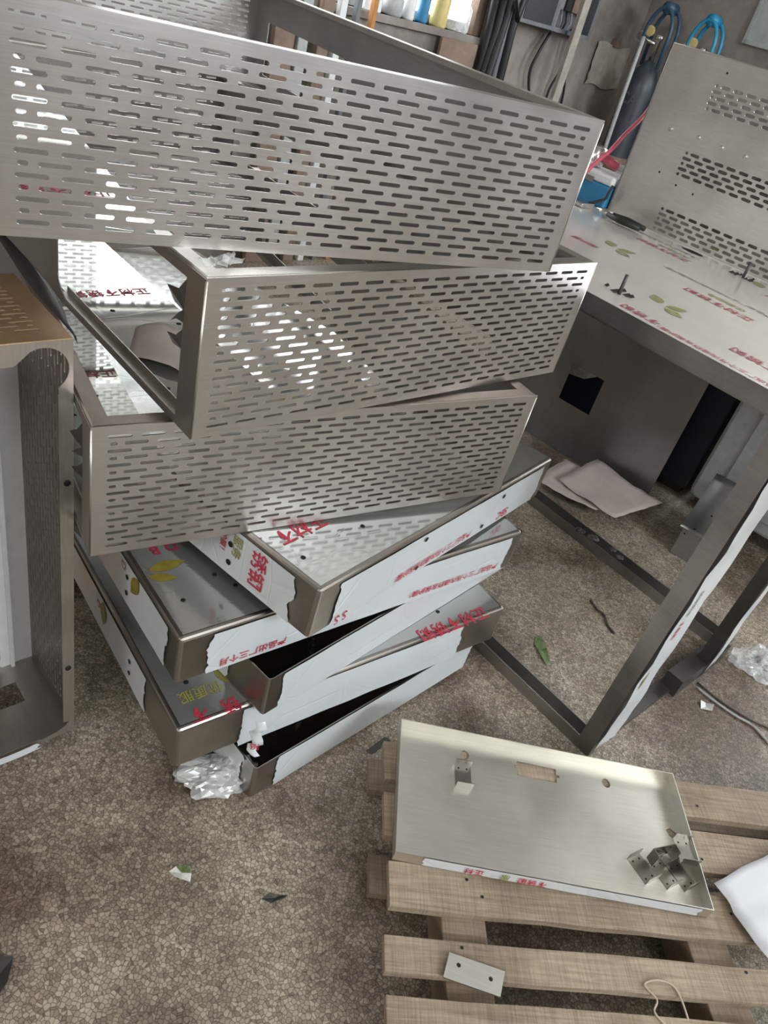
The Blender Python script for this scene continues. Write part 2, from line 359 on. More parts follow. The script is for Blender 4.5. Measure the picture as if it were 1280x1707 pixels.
# ------------------------------------------------------------------ the room
def rbox(mb, a0, a1, b0, b1, z0, z1):
    return mb.box((a0, b0, z0), (a1, b1, z1), frame((0, 0, 0), E1, E2, UP))
A0, A1, B0, B1, ZC = -3.08, 5.4, -4.6, 4.69, 3.8
struct('floor', rbox(MB(), A0 - .2, A1 + .2, B0 - .2, B1 + .2, -0.1, 0), M_FLOOR)
M_CEIL = plain('grey_roof_sheet', (0.42, 0.42, 0.41), 0.7)
struct('ceiling', rbox(MB(), A0 - .2, A1 + .2, B0 - .2, B1 + .2, ZC, ZC + .1), M_CEIL)
WB0, WB1, WZ0, WZ1 = 1.36, 3.33, 1.10, 1.82
wl = MB(); rbox(wl, A0 - .2, A0, B0 - .2, WB0, 0, ZC); rbox(wl, A0 - .2, A0, WB1, B1 + .2, 0, ZC); rbox(wl, A0 - .2, A0, WB0, WB1, 0, WZ0); rbox(wl, A0 - .2, A0, WB0, WB1, WZ1, ZC)
struct('wall_left', wl, M_WALL)
VA0, VA1, VZ0, VZ1 = -1.68, 2.4, 1.30, 2.75
wb = MB(); rbox(wb, A0, VA0, B1, B1 + .2, 0, ZC); rbox(wb, VA1, A1 + .2, B1, B1 + .2, 0, ZC); rbox(wb, VA0, VA1, B1, B1 + .2, 0, VZ0); rbox(wb, VA0, VA1, B1, B1 + .2, VZ1, ZC)
struct('wall_back', wb, M_WALL)
w2 = struct('window_2', rbox(MB(), VA0, VA1, B1 + .12, B1 + .14, VZ0, VZ1), M_PANE)
wf2 = MB()
for a in (VA0, VA0 + 1.0, VA0 + 2.0, VA0 + 3.0, VA1 - .04): rbox(wf2, a, a + .04, B1 + .07, B1 + .12, VZ0, VZ1)
for z in (VZ0, VZ1 - .04): rbox(wf2, VA0, VA1, B1 + .07, B1 + .12, z, z + .04)
wf2.build('window_frame', M_GREYP, w2)
nb = MB(); rbox(nb, -2.40, -1.78, B1 - .016, B1 - .001, 1.42, 1.90); no_ = nb.build('wall_notice', plain('pale_green_sheet', (0.38, 0.42, 0.40), .4, vscale=10, var=.2), None); tag(no_, 'pale greenish board on the wall above the slotted cabinet', 'notice')
nf = MB(); rbox(nf, -2.41, -1.77, B1 - .020, B1 - .0005, 1.40, 1.42); rbox(nf, -2.42, -2.40, B1 - .02, B1 - .0005, 1.40, 1.92); nf.build('notice_frame', M_GREYP, no_)
wfr = MB(); rbox(wfr, A0, -1.8, B0 - .2, B0, 0, ZC); rbox(wfr, 2.2, A1 + .2, B0 - .2, B0, 0, ZC); rbox(wfr, -1.8, 2.2, B0 - .2, B0, 0, 2.15); rbox(wfr, -1.8, 2.2, B0 - .2, B0, 3.35, ZC)
struct('wall_front', wfr, M_WALL)
wr = MB(); rbox(wr, A1, A1 + .2, B0, -1.5, 0, ZC); rbox(wr, A1, A1 + .2, 4.3, B1, 0, ZC); rbox(wr, A1, A1 + .2, -1.5, 4.3, 0, 2.45); rbox(wr, A1, A1 + .2, -1.5, 4.3, 3.65, ZC)
struct('wall_right', wr, M_WALL)
win = MB(); rbox(win, A0 - .14, A0 - .12, WB0, WB1, WZ0, WZ1)
wo = struct('window_1', win, M_PANE1)
wf = MB()
for b in (WB0, WB0 + .66, WB0 + 1.32, WB1 - .04): rbox(wf, A0 - .12, A0 - .08, b, b + .04, WZ0, WZ1)
for z in (WZ0, WZ1 - .04): rbox(wf, A0 - .12, A0 - .08, WB0, WB1, z, z + .04)
wf.build('window_frame', M_GREYP, wo)
sl = MB(); rbox(sl, A0 - .12, A0 + .03, WB0, WB1, WZ0 - .03, WZ0); sl.build('window_sill', M_WALL, wo)

# ------------------------------------------------------------------ stack of perforated trays
TL, TW, TH = 0.7393, 1.2458, 0.2069
P_, RP_ = TL / 17.7, TH / 18.6
PERF = perf(TL, TH, 0.0015, [(0.35 * P_, TH - 1.32 * RP_, 17, 17, P_, RP_, 0.73 * P_, 0.43 * RP_, False)])
def tray(key, o, U, V, Nn, label, seed, ftext, torn=True, floor=True, rim=None):
    t = thing('perforated_tray', label, 'tray', frame(o, U, V, Nn), group='stacked perforated trays')
    link('perforated_panel', PERF, M_TRAY, t)
    b = link('perforated_panel', PERF, M_TRAY, t); b.location = (0, TW - 0.0015, 0)
    # left end wall with a long cut-out between front post and rear sheet
    e = MB(); T = 0.0015
    for y0, y1, z0, z1 in ((0.0015, 0.042, 0, TH - .002), (0.42, TW - .0015, 0, TH - .002), (0.042, 0.42, 0, 0.008), (0.042, 0.42, TH - 0.016, TH - .002)):
        e.box((0, y0, z0), (T, y1, z1))
    cr = [(0.42, 0.008)] + [(0.42 - 0.03 * math.cos(a) * 0 - 0.03 * (1 - math.sin(a)), 0.008 + 0.03 * (1 - math.cos(a))) for a in [k * math.pi / 12 for k in range(7)][::-1]]
    e.prism([(0.42, 0.008), (0.42, 0.04), (0.414, 0.026), (0.404, 0.016), (0.388, 0.008)], lambda a, b, h: (h, a, b), T)
    e.build('end_panel', M_END, t)
    fl = MB(); fl.box((T, 0.042, 0.008), (0.016, 0.42, 0.0095)); fl.box((0.0145, 0.042, 0.0095), (0.016, 0.42, 0.018)); fl.build('bottom_lip', M_RIM, t)
    e = MB()
    for y0, y1, z0, z1 in ((0.0015, 0.72, 0, TH - .002), (1.16, TW - .0015, 0, TH - .002), (0.72, 1.16, 0, 0.03), (0.72, 1.16, 0.14, TH - .002)):
        e.box((TL - T, y0, z0), (TL, y1, z1))
    e.build('end_panel', M_END, t)
    MB().box((T, T, 0.0003), (0.1665, TW - T, 0.0018)).build('ledge_panel', M_FILMFLOOR, t)
    rect_profile(TL, TW, [(0.0016, 0.0), (0.014, 0.0), (0.014, 0.006)]).build('bottom_flange', M_RIM, t, solid=0.001)
    rect_profile(TL, TW, [(0, TH - .006), (0.0007, TH - .003), (0.002, TH - .0008), (0.0045, TH), (0.025, TH), (0.026, TH - .001), (0.026, TH - .009)]).build('rim_flange', rim or M_RIM, t, solid=0.001)
    for k, (sx, sy) in enumerate(((0, 0), (TL, 0))):
        MB().tube([(sx + (0.0008 if sx == 0 else -.0008), 0.0008, 0.001), (sx + (0.0008 if sx == 0 else -.0008), 0.0008, TH - .004)], 0.0016, 8).build('corner_fold', M_RIM, t, smooth=True)
    if floor:
        for s, u, v, sz in ftext: text(s, sz, t, (u, v, 0.0022), (-1, 0, 0), (0, -1, 0), M_RED)
        hole(t, lambda a, b: (a, b, 0.0021), [(0.06, 0.36), (0.11, 0.42), (0.14, 0.30), (0.03, 0.12), (0.12, 0.16)], 0.004)
    if torn:
        r = random.Random(seed)
        for y, z, d in ((0.043, 0.17, 0.022), (0.044, 0.115, 0.014), (0.043, 0.145, 0.010)):
            k = [(0.002, y - 0.002, z + d), (0.002, y - 0.002, z - d), (-0.006, y + d * .5, z - d * .6), (-0.010, y + d * 1.1, z + r.uniform(-.012, .004)), (-0.004, y + d * .35, z + d * .2)]
            MB().add(k, [(0, 1, 2, 3, 4), (4, 3, 2, 1, 0)]).build('torn_film', M_SCRAP, t)
    return t
t1 = tray('T1', (-0.443, 0.6898, 0.9785), (0.77997, 0.62579, -0.00574), (-0.62581, 0.77991, -0.00950), (-0.00147, 0.01101, 0.99994),
    'large slotted stainless tray on top of the stack, showing its inner end wall', 1, [('正材不锈钢', .15, .16, .026), ('正材不锈钢', .15, .34, .026)])
t2 = tray('T2', (-0.2549, 0.772, 0.7576), (0.65078, 0.75927, -0.0008), (-0.75926, 0.65078, -0.00234), (-0.00126, 0.00213, 1.0),
    'slotted stainless tray in the middle, open end showing a pink paper inside', 2, [('正材不锈钢', .15, .425, .026)])
t3 = tray('T3', (-0.369, 0.7442, 0.5445), (0.76627, 0.64252, 0.00153), (-0.64252, 0.76627, -0.00000), (-0.00117, -0.00098, 1.00000),
    'lowest slotted stainless tray with bronze tinted rim, resting on film covered pans', 3, [('正材不锈钢', .165, .50, .03)], rim=M_BRONZE)
# paper lying on the floor of the middle tray
pm = MB(); nx, ny = 10, 8; vs = []
quad = [Vector((0.017, 0.213)), Vector((0.075, 0.125)), Vector((0.135, 0.24)), Vector((0.067, 0.295))]
for j in range(ny + 1):
    for i in range(nx + 1):
        s_, t_ = i / nx, j / ny
        q = quad[0] * (1 - s_) * (1 - t_) + quad[1] * s_ * (1 - t_) + quad[2] * s_ * t_ + quad[3] * (1 - s_) * t_
        vs.append((q.x, q.y, 0.005 + 0.016 * math.sin(math.pi * s_) * (0.5 + .5 * t_) + 0.003 * noise.noise(Vector((s_ * 4, t_ * 4, 7)))))
pm.add(vs, [(j * (nx + 1) + i, j * (nx + 1) + i + 1, (j + 1) * (nx + 1) + i + 1, (j + 1) * (nx + 1) + i) for j in range(ny) for i in range(nx)])
po = pm.build('paper_sheet', M_PAPER, None, smooth=True, solid=0.0006); po.matrix_world = t2.matrix_world.copy()
tag(po, 'curled pinkish paper lying inside the middle slotted tray', 'paper')
# clear film scrap on the corner of the middle tray
cf = MB(); r = random.Random(5); n = 9; vs = []
for j in range(5):
    for i in range(n): vs.append((0.012 + .05 * i / (n - 1) + r.uniform(-.004, .004), 0.012 + 0.022 * j / 4 + r.uniform(-.004, .004) + 0.02 * i / n, TH + 0.003 + abs(r.gauss(0, .004))))
cf.add(vs, [(j * n + i, j * n + i + 1, (j + 1) * n + i + 1, (j + 1) * n + i) for j in range(4) for i in range(n - 1)])
co_ = cf.build('film_scrap', M_BAG, None); co_.matrix_world = t2.matrix_world.copy()
tag(co_, 'wrinkled clear film scrap on the corner of the middle tray rim', 'plastic film')

# ------------------------------------------------------------------ film covered shallow pans under the trays
DW, DH = 1.2458, 0.0953
def pan(key, o, U, V, Nn, label, L, opening, seed, front=None, left=None, top=None, drop=0.0):
    t = thing('sheet_pan', label, 'pan', frame(o, U, V, Nn), group='film covered pans below the trays')
    mb = MB(); z0, z1 = (0, DH) if not opening else (DH, 0)
    c = [(0, 0), (L, 0), (L, DW), (0, DW)]
    mb.add([(x, y, z0) for x, y in c] + [(x, y, z1) for x, y in c], [(4, 5, 6, 7) if not opening else (7, 6, 5, 4)] + [((i, (i + 1) % 4, 4 + (i + 1) % 4, 4 + i) if not opening else (4 + i, 4 + (i + 1) % 4, (i + 1) % 4, i)) for i in range(4)])
    mb.build('pan_body', M_BARE, t, bevel=0.007, solid=0.0016, seg=3)
    ff = lambda a, b, h: (a, -h, b)
    lf = lambda a, b, h: (-h, a, b)
    tf = lambda a, b, h: (a, b, DH + h)
    za, zb = (0.0, DH - .0075) if not opening else (.0075, DH - .0005)
    if front: sheet('protective_film', M_FILMSIDE, t, ff, front[0], front[1], za - drop, zb, 26, 8, (0.006, 0.006), 0.0012, seed)
    if left: sheet('protective_film', M_FILMSIDE, t, lf, left[0], left[1], za, zb, 26, 8, (0.007, 0.01), 0.0007, seed + 7)
    if top: sheet('protective_film', M_FILMTOP, t, tf, 0.0085, L - .009, 0.0085, DW - .01, 20, 30, (0.0, 0.0), 0.0002, seed + 3, off=0.0004)
    return t
TF = lambda a, b: (a, b, DH + .0014)
FF = lambda a, b: (a, -.0046, b)
LF = lambda a, b: (-.0036, a, b)
DLEN = 0.7574
SMALL = '产品出厂三个月内请撕去保护膜！'
d1 = pan('D1', (-0.0564, 0.8093, 0.4475), (0.49590, 0.86766, -0.03545), (-0.86820, 0.49621, -0.00001), (0.01758, 0.03078, 0.99938),
    'closed shallow pan directly under the lowest slotted tray, red lettering across its lid', DLEN, False, 21, (0.047, 0.72), (0.046, 1.2), True)
text('正材不', .036, d1, (0.135, 0.122, DH + .0014), (-1, 0, 0), (0, -1, 0), M_RED)
text('锈钢', .036, d1, (-.0036, 0.122, 0.085), (0, 0, -1), (0, -1, 0), M_RED)
text('服务', .022, d1, (-.0036, 0.170, 0.083), (0, 0, -1), (0, -1, 0), M_OLIVE)
text('保护膜！', .015, d1, (-.0036, 0.200, 0.088), (0, 0, -1), (0, -1, 0), M_RED)
text(SMALL, .0172, d1, (0.455, -.0046, 0.018), (-1, 0, 0), (0, 0, -1), M_RED)
text('SBC', .026, d1, (0.60, -.0046, 0.018), (-1, 0, 0), (0, 0, -1), M_RED)
text('S S', .026, d1, (0.085, -.0046, 0.008), (-1, 0, 0), (0, 0, -1), M_RED)
hole(d1, TF, [(0.033, 0.068), (0.178, 0.070), (0.32, 0.07), (0.033, 0.3)], 0.0042); hole(d1, FF, [(0.273, 0.078), (0.497, 0.016), (0.274, 0.013), (0.55, 0.07)], 0.005); hole(d1, LF, [(0.181, 0.023), (0.183, 0.058)], 0.0055)
d2 = pan('D2', (-0.2342, 0.7566, 0.3255), (0.68958, 0.72420, -0.00200), (-0.72421, 0.68958, 0.00000), (0.00138, 0.00145, 1.00000),
    'closed shallow pan, second from top of the pans, yellow leaf print at its corner', DLEN, False, 22, (0.051, 0.726), (0.040, 1.2), True)
text('产品出厂三个月', .0180, d2, (0.196, -.0046, 0.018), (-1, 0, 0), (0, 0, -1), M_RED)
text(SMALL, .0168, d2, (0.71, -.0046, 0.021), (-1, 0, 0), (0, 0, -1), M_RED)
leaf(d2, TF, (0.016, 0.156), 0.05, 0.066, 0.014, M_YELLOWLEAF); leaf(d2, TF, (0.010, 0.143), -0.42, 0.046, 0.011, M_YELLOWLEAF)
leaf(d2, LF, (0.145, 0.090), -1.05, 0.055, 0.017, M_YELLOWLEAF)
text('D B', .03, d2, (0.085, 0.200, DH + .0014), (-1, 0, 0), (0, -1, 0), M_RED)
text('D', .024, d2, (-.0036, 0.206, 0.083), (0, 0, -1), (0, -1, 0), M_GREYPRINT)
hole(d2, TF, [(0.039, 0.075), (0.11, 0.11), (0.13, 0.075)], 0.004); hole(d2, LF, [(0.19, 0.025), (0.19, 0.06)], 0.005)
d3 = pan('D3', (-0.0989, 0.8218, 0.2225), (0.55577, 0.83131, 0.00600), (-0.83133, 0.55578, 0.00000), (-0.00333, -0.00499, 0.99998),
    'open shallow pan with dark interior wedged under the yellow leaf pan', DLEN, True, 23, (0.032, DLEN - .02), (0.10, 1.2), None, drop=0.006)
d4 = pan('D4', (-0.217, 0.747, 0.1270), (0.70557, 0.70861, 0.00600), (-0.70845, 0.70555, -0.01726), (-0.01646, 0.00793, 0.99983),
    'closed shallow pan second from the floor with bare brown steel corner', DLEN, False, 24, (0.118, 0.638), (0.131, 1.2), True, drop=0.010)
text('正材不锈钢', .038, d4, (0.705, 0.010, DH + .0016), (-1, 0, 0), (0, -1, 0), M_RED)
text('锈', .034, d4, (0.118, 0.014, DH + .0016), (-1, 0, 0), (0, -1, 0), M_RED)
text('不', .034, d4, (0.062, 0.018, DH + .0016), (-1, 0, 0), (0, -1, 0), M_RED)
text('优质服', .026, d4, (0.105, 0.060, DH + .0016), (-1, 0, 0), (0, -1, 0), M_OLIVE)
leaf(d1, TF, (0.30, 0.42), 0.9, 0.09, 0.02, M_YELLOWLEAF); leaf(d1, TF, (0.33, 0.43), 0.3, 0.09, 0.02, M_YELLOWLEAF)
text('D', .024, d4, (-.0036, 0.36, 0.07), (0, 0, -1), (0, -1, 0), M_RED)
for c, a, ln in (((0.128, 0.050), 0.5, 0.05), ((0.125, 0.055), 1.9, 0.05), ((0.135, 0.042), -0.6, 0.045)): leaf(d4, TF, c, a, ln, ln * .27, M_OLIVE)
leaf(d4, LF, (0.335, 0.088), -1.6, 0.06, 0.018, M_OLIVE)
hole(d4, TF, [(0.053, 0.088), (0.60, 0.05)], 0.0045); hole(d4, LF, [(0.20, 0.03), (0.20, 0.06)], 0.005)
d5 = pan('D5', (-0.0869, 0.8089, 0.0016), (0.61023, 0.79213, 0.01218), (-0.79217, 0.6103, -0.0024), (-0.00933, -0.00818, 0.99992),
    'open shallow pan standing on the floor at the bottom of the stack', 0.62, True, 25, (0.048, 0.605), (0.035, 1.1), None)
for d, pts in ((d3, ((0.181, 0.075), (0.172, 0.062))), (d5, ((0.181, 0.089), (0.30, 0.09)))):
    for x, y in pts:
        MB().lathe([(0.008, 0.0018), (0.008, 0.008), (0.0045, 0.009), (0.0045, 0.020), (0.003, 0.022)], (x, y, 0), 12).build('bolt', M_BOLT, d, smooth=False)
# strip of film torn from the pans, hanging
hs = MB(); pts = []
for k in range(9):
    t_ = k / 8; pts.append((Vector((-0.098 + .006 * math.sin(k * 1.7), 0.80 + .004 * math.cos(k * 2.1), 0.235 - 0.085 * t_)), 0.010 * (1 - .4 * abs(t_ - .4))))
vs = []
for p, wd in pts: vs += [p + Vector((-wd, -.2 * wd, 0)), p + Vector((0, -.006, .003)), p + Vector((wd, .2 * wd, 0))]
hs.add(vs, [(i * 3 + k, i * 3 + k + 1, i * 3 + k + 4, i * 3 + k + 3) for i in range(8) for k in range(2)])
hs_o = hs.build('torn_film', M_FILMSIDE, None, smooth=True); tag(hs_o, 'ragged strip of film hanging between two pan corners', 'plastic film')
text('锈', .018, hs_o, (-0.106, 0.791, 0.178), (1, .2, 0), (0, 0, 1), M_RED)

# ------------------------------------------------------------------ work table
T0 = Vector((0.253, 1.507, 0)); TD = Vector((math.cos(R(-40.28)), math.sin(R(-40.28)), 0)); TN = Vector((-TD.y, TD.x, 0))
tb = thing('work_table', 'stainless work table with printed film still on its top', 'table', frame(T0, TD, TN, UP))
ZT = 0.868
MB().box((-0.62, 0, ZT - .002), (0.95, 1.06, ZT)).build('table_top', M_FILMTABLE, tb)
ap = MB(); ap.box((-0.62, -0.0015, ZT - .036), (0.95, 0, ZT)); ap.box((-0.62, 0, ZT - .036), (0.95, 0.02, ZT - .0345)); ap.box((-.62, 1.06, ZT - .036), (.95, 1.0615, ZT)); ap.box((-.6215, 0, ZT - .036), (-.62, 1.06, ZT))
ap.build('apron', M_DARKSTEEL, tb)
MB().box((-0.62, 0.03, ZT - .05), (0.95, 0.06, ZT - .002)).build('support_rail', M_DARKSTEEL, tb)
lg = MB(); lg.box((0.452, -0.062, 0), (0.490, -0.0595, ZT - .036)); lg.box((0.452, -0.0595, 0), (0.4545, -0.035, ZT - .036)); lg.box((0.4875, -0.0595, 0), (0.490, -0.022, ZT - .036)); lg.build('leg', M_DARKSTEEL, tb)
sheet('protective_film', M_FILMSIDE, tb, lambda a, b, h: (0.4905 + h + 0.01 * max(0, b + .02), b, a), 0.03, 0.80, -0.062, 0.020, 24, 8, (0.01, 0.02), 0.005, 31)
for txt_, z, c in (('不锈钢', 0.42, M_RED), ('优质服务', 0.5, M_GREYPRINT), ('正材', .34, M_RED)): text(txt_, .017, tb, (0.4965, -0.03, z), (0, 0, -1), (0, -1, 0), c)
for z in (0.15, 0.21): leaf(tb, lambda a, b: (0.4975, a, b), (-0.045, z), 1.5, 0.07, 0.006, M_OLIVE)
l2 = MB(); l2.box((0.47, 0.425, 0), (0.50, 0.455, ZT - .036)); l2.build('leg', M_SCRAP, tb)
sheet('protective_film', M_FILMSIDE, tb, lambda a, b, h: (0.5005 + h, b, a), 0.04, 0.8, 0.42, 0.47, 20, 8, (0.02, 0.02), 0.004, 33)
l3 = MB(); l3.box((-0.60, 0.0, 0), (-.57, .03, ZT - .036)); l3.build('leg', M_DARKSTEEL, tb); MB().box((-.60, 1.0, 0), (-.57, 1.03, ZT - .036)).build('leg', M_DARKSTEEL, tb); MB().box((.90, 1.0, 0), (.93, 1.03, ZT - .036)).build('leg', M_DARKSTEEL, tb)
def channel(x0, x1, y, z, wd=0.045, hh=0.04):
    c = MB(); c.box((x0, y, z), (x1, y + wd, z + .002)); c.box((x0, y, z + .002), (x1, y + .002, z + hh)); c.box((x0, y + wd - .002, z + .002), (x1, y + wd, z + hh)); return c
channel(-0.10, 0.452, -0.062, 0.0, 0.04, 0.034).build('floor_rail', M_DARKSTEEL, tb)
channel(-0.58, 0.47, 0.585, 0.0, 0.05, 0.034).build('floor_rail', M_DARKSTEEL, tb)
sr = MB(); sr.box((0.45, -0.02, 0.0), (0.485, 0.42, 0.012)); sr.box((0.455, 0.30, 0), (0.50, 0.56, 0.055)); sr.build('side_rail', M_SCRAP, tb)
TT = lambda a, b: (a, b, ZT + .0006)
for (cx, cy) in ((-0.20, 0.38), (0.09, 0.14), (0.075, 0.655), (-0.19, 0.86), (0.36, 0.40)):
    for a, ln in ((2.3, .055), (0.9, .05), (-0.2, .05)): leaf(tb, TT, (cx + .012 * math.cos(a), cy + .012 * math.sin(a)), a, ln, ln * .34, M_TOLIVE)
for s_, x, y, sz, c in (('正材不锈钢', -0.10, 0.585, .032, M_TRED), ('正材不锈钢', 0.20, 0.345, .034, M_TRED), ('不锈钢', 0.16, 0.03, .03, M_TRED), ('正材不锈钢', 0.44, 0.11, .034, M_TRED), ('保护膜', -0.20, 0.32, .026, M_TRED), (SMALL, -0.12, 0.66, .02, M_GREYPRINT), ('优质服务', -0.12, 0.62, .024, M_TOLIVE), (SMALL, 0.20, 0.44, .02, M_GREYPRINT), ('优质服务', 0.16, 0.39, .024, M_TOLIVE), (SMALL, 0.42, 0.02, .018, M_TRED), ('正材', 0.16, 0.62, .03, M_TRED)):
    text(s_, sz, tb, (x, y, ZT + .0006), (-1, 0, 0), (0, -1, 0), c)
h = MB(); h.ngon([TT(-0.16 + .032 * math.cos(k * .628) * (1 + .15 * math.sin(3 * k)), 0.706 + .016 * math.sin(k * .628)) for k in range(10)]); h.build('cable_hole', M_BLACK, tb)
for i, (x, y) in enumerate(((0.029, 0.078), (0.006, 0.679))):
    MB().tube([(x, y, ZT), (x, y, ZT + .04)], 0.004, 8).build('stud', M_SCRAP, tb, smooth=True)
    sc_ = MB(); r = random.Random(40 + i)
    for k in range(7):
        a = r.uniform(0, 6.28); d_ = r.uniform(.008, .04); c = (x + d_ * math.cos(a), y + d_ * .6 * math.sin(a)); q = r.uniform(.004, .012)
        sc_.add([(c[0] - q, c[1], ZT + .001), (c[0] + q * .3, c[1] - q * .5, ZT + .001), (c[0] + q, c[1] + q * .2, ZT + .004), (c[0], c[1] + q * .6, ZT + .007)], [(0, 1, 2, 3)])
    so = sc_.build('film_shreds', M_SCRAP, None); so.matrix_world = tb.matrix_world.copy(); so['kind'] = 'stuff'
    tag(so, ('dark shreds of torn film around the stud near the table edge', 'dark shreds of torn film around the stud by the cabinet')[i], 'scraps')

# ------------------------------------------------------------------ slotted cabinet standing on the table
CX = Vector((math.cos(R(-37.33)), math.sin(R(-37.33)), 0)); CY = Vector((-CX.y, CX.x, 0))
cb = thing('slotted_cabinet', 'tall stainless cabinet front with three bands of slots, standing on the table', 'cabinet', frame((0.37, 2.368, ZT + .0005), CX, CY, UP))
CH = 0.426
cp = perf(0.86, CH, 0.0015, [(0.147, 0.364, 16, 5, 0.0355, 0.013, 0.0262, 0.0078, True), (0.145, 0.204, 16, 5, 0.0355, 0.013, 0.0262, 0.0078, True), (0.145, 0.060, 16, 5, 0.0355, 0.013, 0.0262, 0.0078, True)])
cp.name = 'front_panel'; link('front_panel', cp, M_CAB, cb)
bx = MB(); bx.box((0, 0.0015, 0), (0.0015, 0.32, CH)); bx.box((0.8585, 0.0015, 0), (0.86, 0.32, CH)); bx.build('side_panel', M_CAB, cb)
tp = MB(); tp.box((0, 0.0015, CH - .0015), (0.86, 0.045, CH)); tp.box((0, 0.28, CH - .0015), (0.86, .32, CH)); tp.build('top_flange', M_CAB, cb)
MB().box((0.0015, 0.30, 0), (0.8585, 0.302, CH - .002)).build('back_panel', M_DARKSTEEL, cb)
MB().tube([(0.001, 0.0005, 0), (0.001, 0.0005, CH - .002), (0.86, 0.0005, CH - .002)], 0.0028, 8).build('folded_edge', M_RIM, cb, smooth=True)
for x, z in ((0.087, 0.243), (0.17, 0.246), (0.24, 0.242), (0.307, 0.241)):
    MB().lathe([(0.0055, 0), (0.0055, 0.004), (0.003, 0.0045), (0.003, 0.009)], (0, 0, 0), 8).build('weld_stud', M_CHROME, cb).matrix_local = Matrix.Translation((x, -.0002, z)) @ Matrix.Rotation(R(90), 4, 'X')
hole(cb, lambda a, b: (a, -.0006, b), [(0.105, 0.14), (0.165, 0.125), (0.22, 0.12), (0.17, 0.395)], 0.003, 8)

# ------------------------------------------------------------------ grey panel and machines standing behind, under the table
gp = thing('standing_sheet', 'grey steel panel with a square hole standing under the table', 'panel', frame((0.8743, 2.356, 0), (math.cos(R(-34)), math.sin(R(-34)), 0), (-math.sin(R(-34)), math.cos(R(-34)), 0), UP))
g = MB()
for x0, x1, z0, z1 in ((-0.80, -0.455, 0, 0.78), (-0.455, -0.322, 0, 0.172), (-0.455, -0.322, 0.312, 0.78), (-0.322, 0, 0, 0.78)): g.box((x0, 0, z0), (x1, 0.002, z1))
g.build('panel_sheet', M_PANEL, gp)
MB().box((-0.80, -0.03, 0), (0, 0, 0.002)).build('bottom_flange', M_DARKSTEEL, gp)
sd = MB(); sd.box((-0.80, 0.002, 0), (-0.798, 0.5, .78)); sd.build('side_return', M_PANEL, gp)
dm = thing('dark_machine', 'dark blue-black machine body behind the grey steel sheet', 'machine', frame((0.93, 2.50, 0), (math.cos(R(-34)), math.sin(R(-34)), 0), (-math.sin(R(-34)), math.cos(R(-34)), 0), UP))
MB().box((-0.72, 0.02, 0.03), (0.10, 0.50, 0.80)).build('machine_body', M_DARKBLUE, dm, bevel=.01); MB().box((-0.70, 0.04, 0), (0.08, 0.48, 0.03)).build('plinth', M_BLACKC, dm)
MB().box((-0.50, 0.012, 0.10), (-0.1, 0.02, 0.70)).build('door', M_DARKBLUE, dm, bevel=.004)
rg = MB().add([(-0.50, 0.07, 0.24), (-0.42, 0.066, 0.255), (-0.37, 0.075, 0.29), (-0.38, 0.068, 0.36), (-0.50, 0.075, 0.37)], [(0, 1, 2, 3, 4)]).build('white_rag', M_RAG, None, solid=.002); rg.matrix_world = gp.matrix_world.copy()
tag(rg, 'crumpled white sheet seen through the square hole of the grey steel sheet', 'cloth')
mc = thing('machine_cabinet', 'grey rounded machine cabinet standing on small feet behind the table leg', 'cabinet', frame((1.01, 2.400, 0.055), (math.cos(R(-34)), math.sin(R(-34)), 0), (-math.sin(R(-34)), math.cos(R(-34)), 0), UP))
rc = 0.03; prof = [(0, 0.70), (0, rc)] + [(rc - rc * math.cos(a), rc - rc * math.sin(a)) for a in [k * math.pi / 10 for k in range(1, 6)]] + [(0.65, 0), (0.65, 0.70)]
MB().prism(prof, lambda a, b, h: (a, h, b), 0.5).build('cabinet_body', M_GREYP, mc, bevel=0.012)
MB().box((0.085, -.006, 0.05), (0.60, 0, 0.66)).build('door', M_GREYP, mc, bevel=0.003)
MB().box((0.175, -.012, 0.30), (0.20, -.006, 0.40)).build('handle', M_BLACKC, mc, bevel=0.002)
for x, y in ((0.04, 0.04), (0.55, 0.04), (0.04, 0.42), (0.55, 0.42)): MB().box((x, y, -0.0545), (x + .05, y + .05, 0.002)).build('foot', M_GREYP, mc)
sb = thing('steel_box', 'small grey steel box on the floor behind the table leg', 'box', loc=(0.919, 2.073, 0), rz=R(-27))
MB().box((0, 0, 0.0), (0.135, 0.22, 0.105)).build('box_body', M_PANEL, sb, bevel=0.003)
hole(sb, lambda a, b: (a, -.0006, b), [(0.012, 0.085)], 0.003)
cs = MB(); n = 12; vs = []
for i in range(n + 1):
    t_ = i / n
    for x in (0.0, 0.075, 0.15): vs.append((x - 0.01, -0.012 + 0.26 * t_, 0.108 + 0.10 * t_ ** 2.2))
cs.add(vs, [(i * 3 + k, i * 3 + k + 1, i * 3 + k + 4, i * 3 + k + 3) for i in range(n) for k in range(2)])
cso = cs.build('curved_sheet', M_PANEL, None, smooth=True, solid=0.0015); cso.matrix_world = sb.matrix_world.copy()
tag(cso, 'bent grey steel sheet lying over the small box', 'sheet')
hole(cso, lambda a, b: (a, b, 0.1088 + .10 * max(0, (b + .012) / .26) ** 2.2 + .001), [(0.03, 0.01), (0.05, 0.11), (0.13, 0.14)], 0.004)
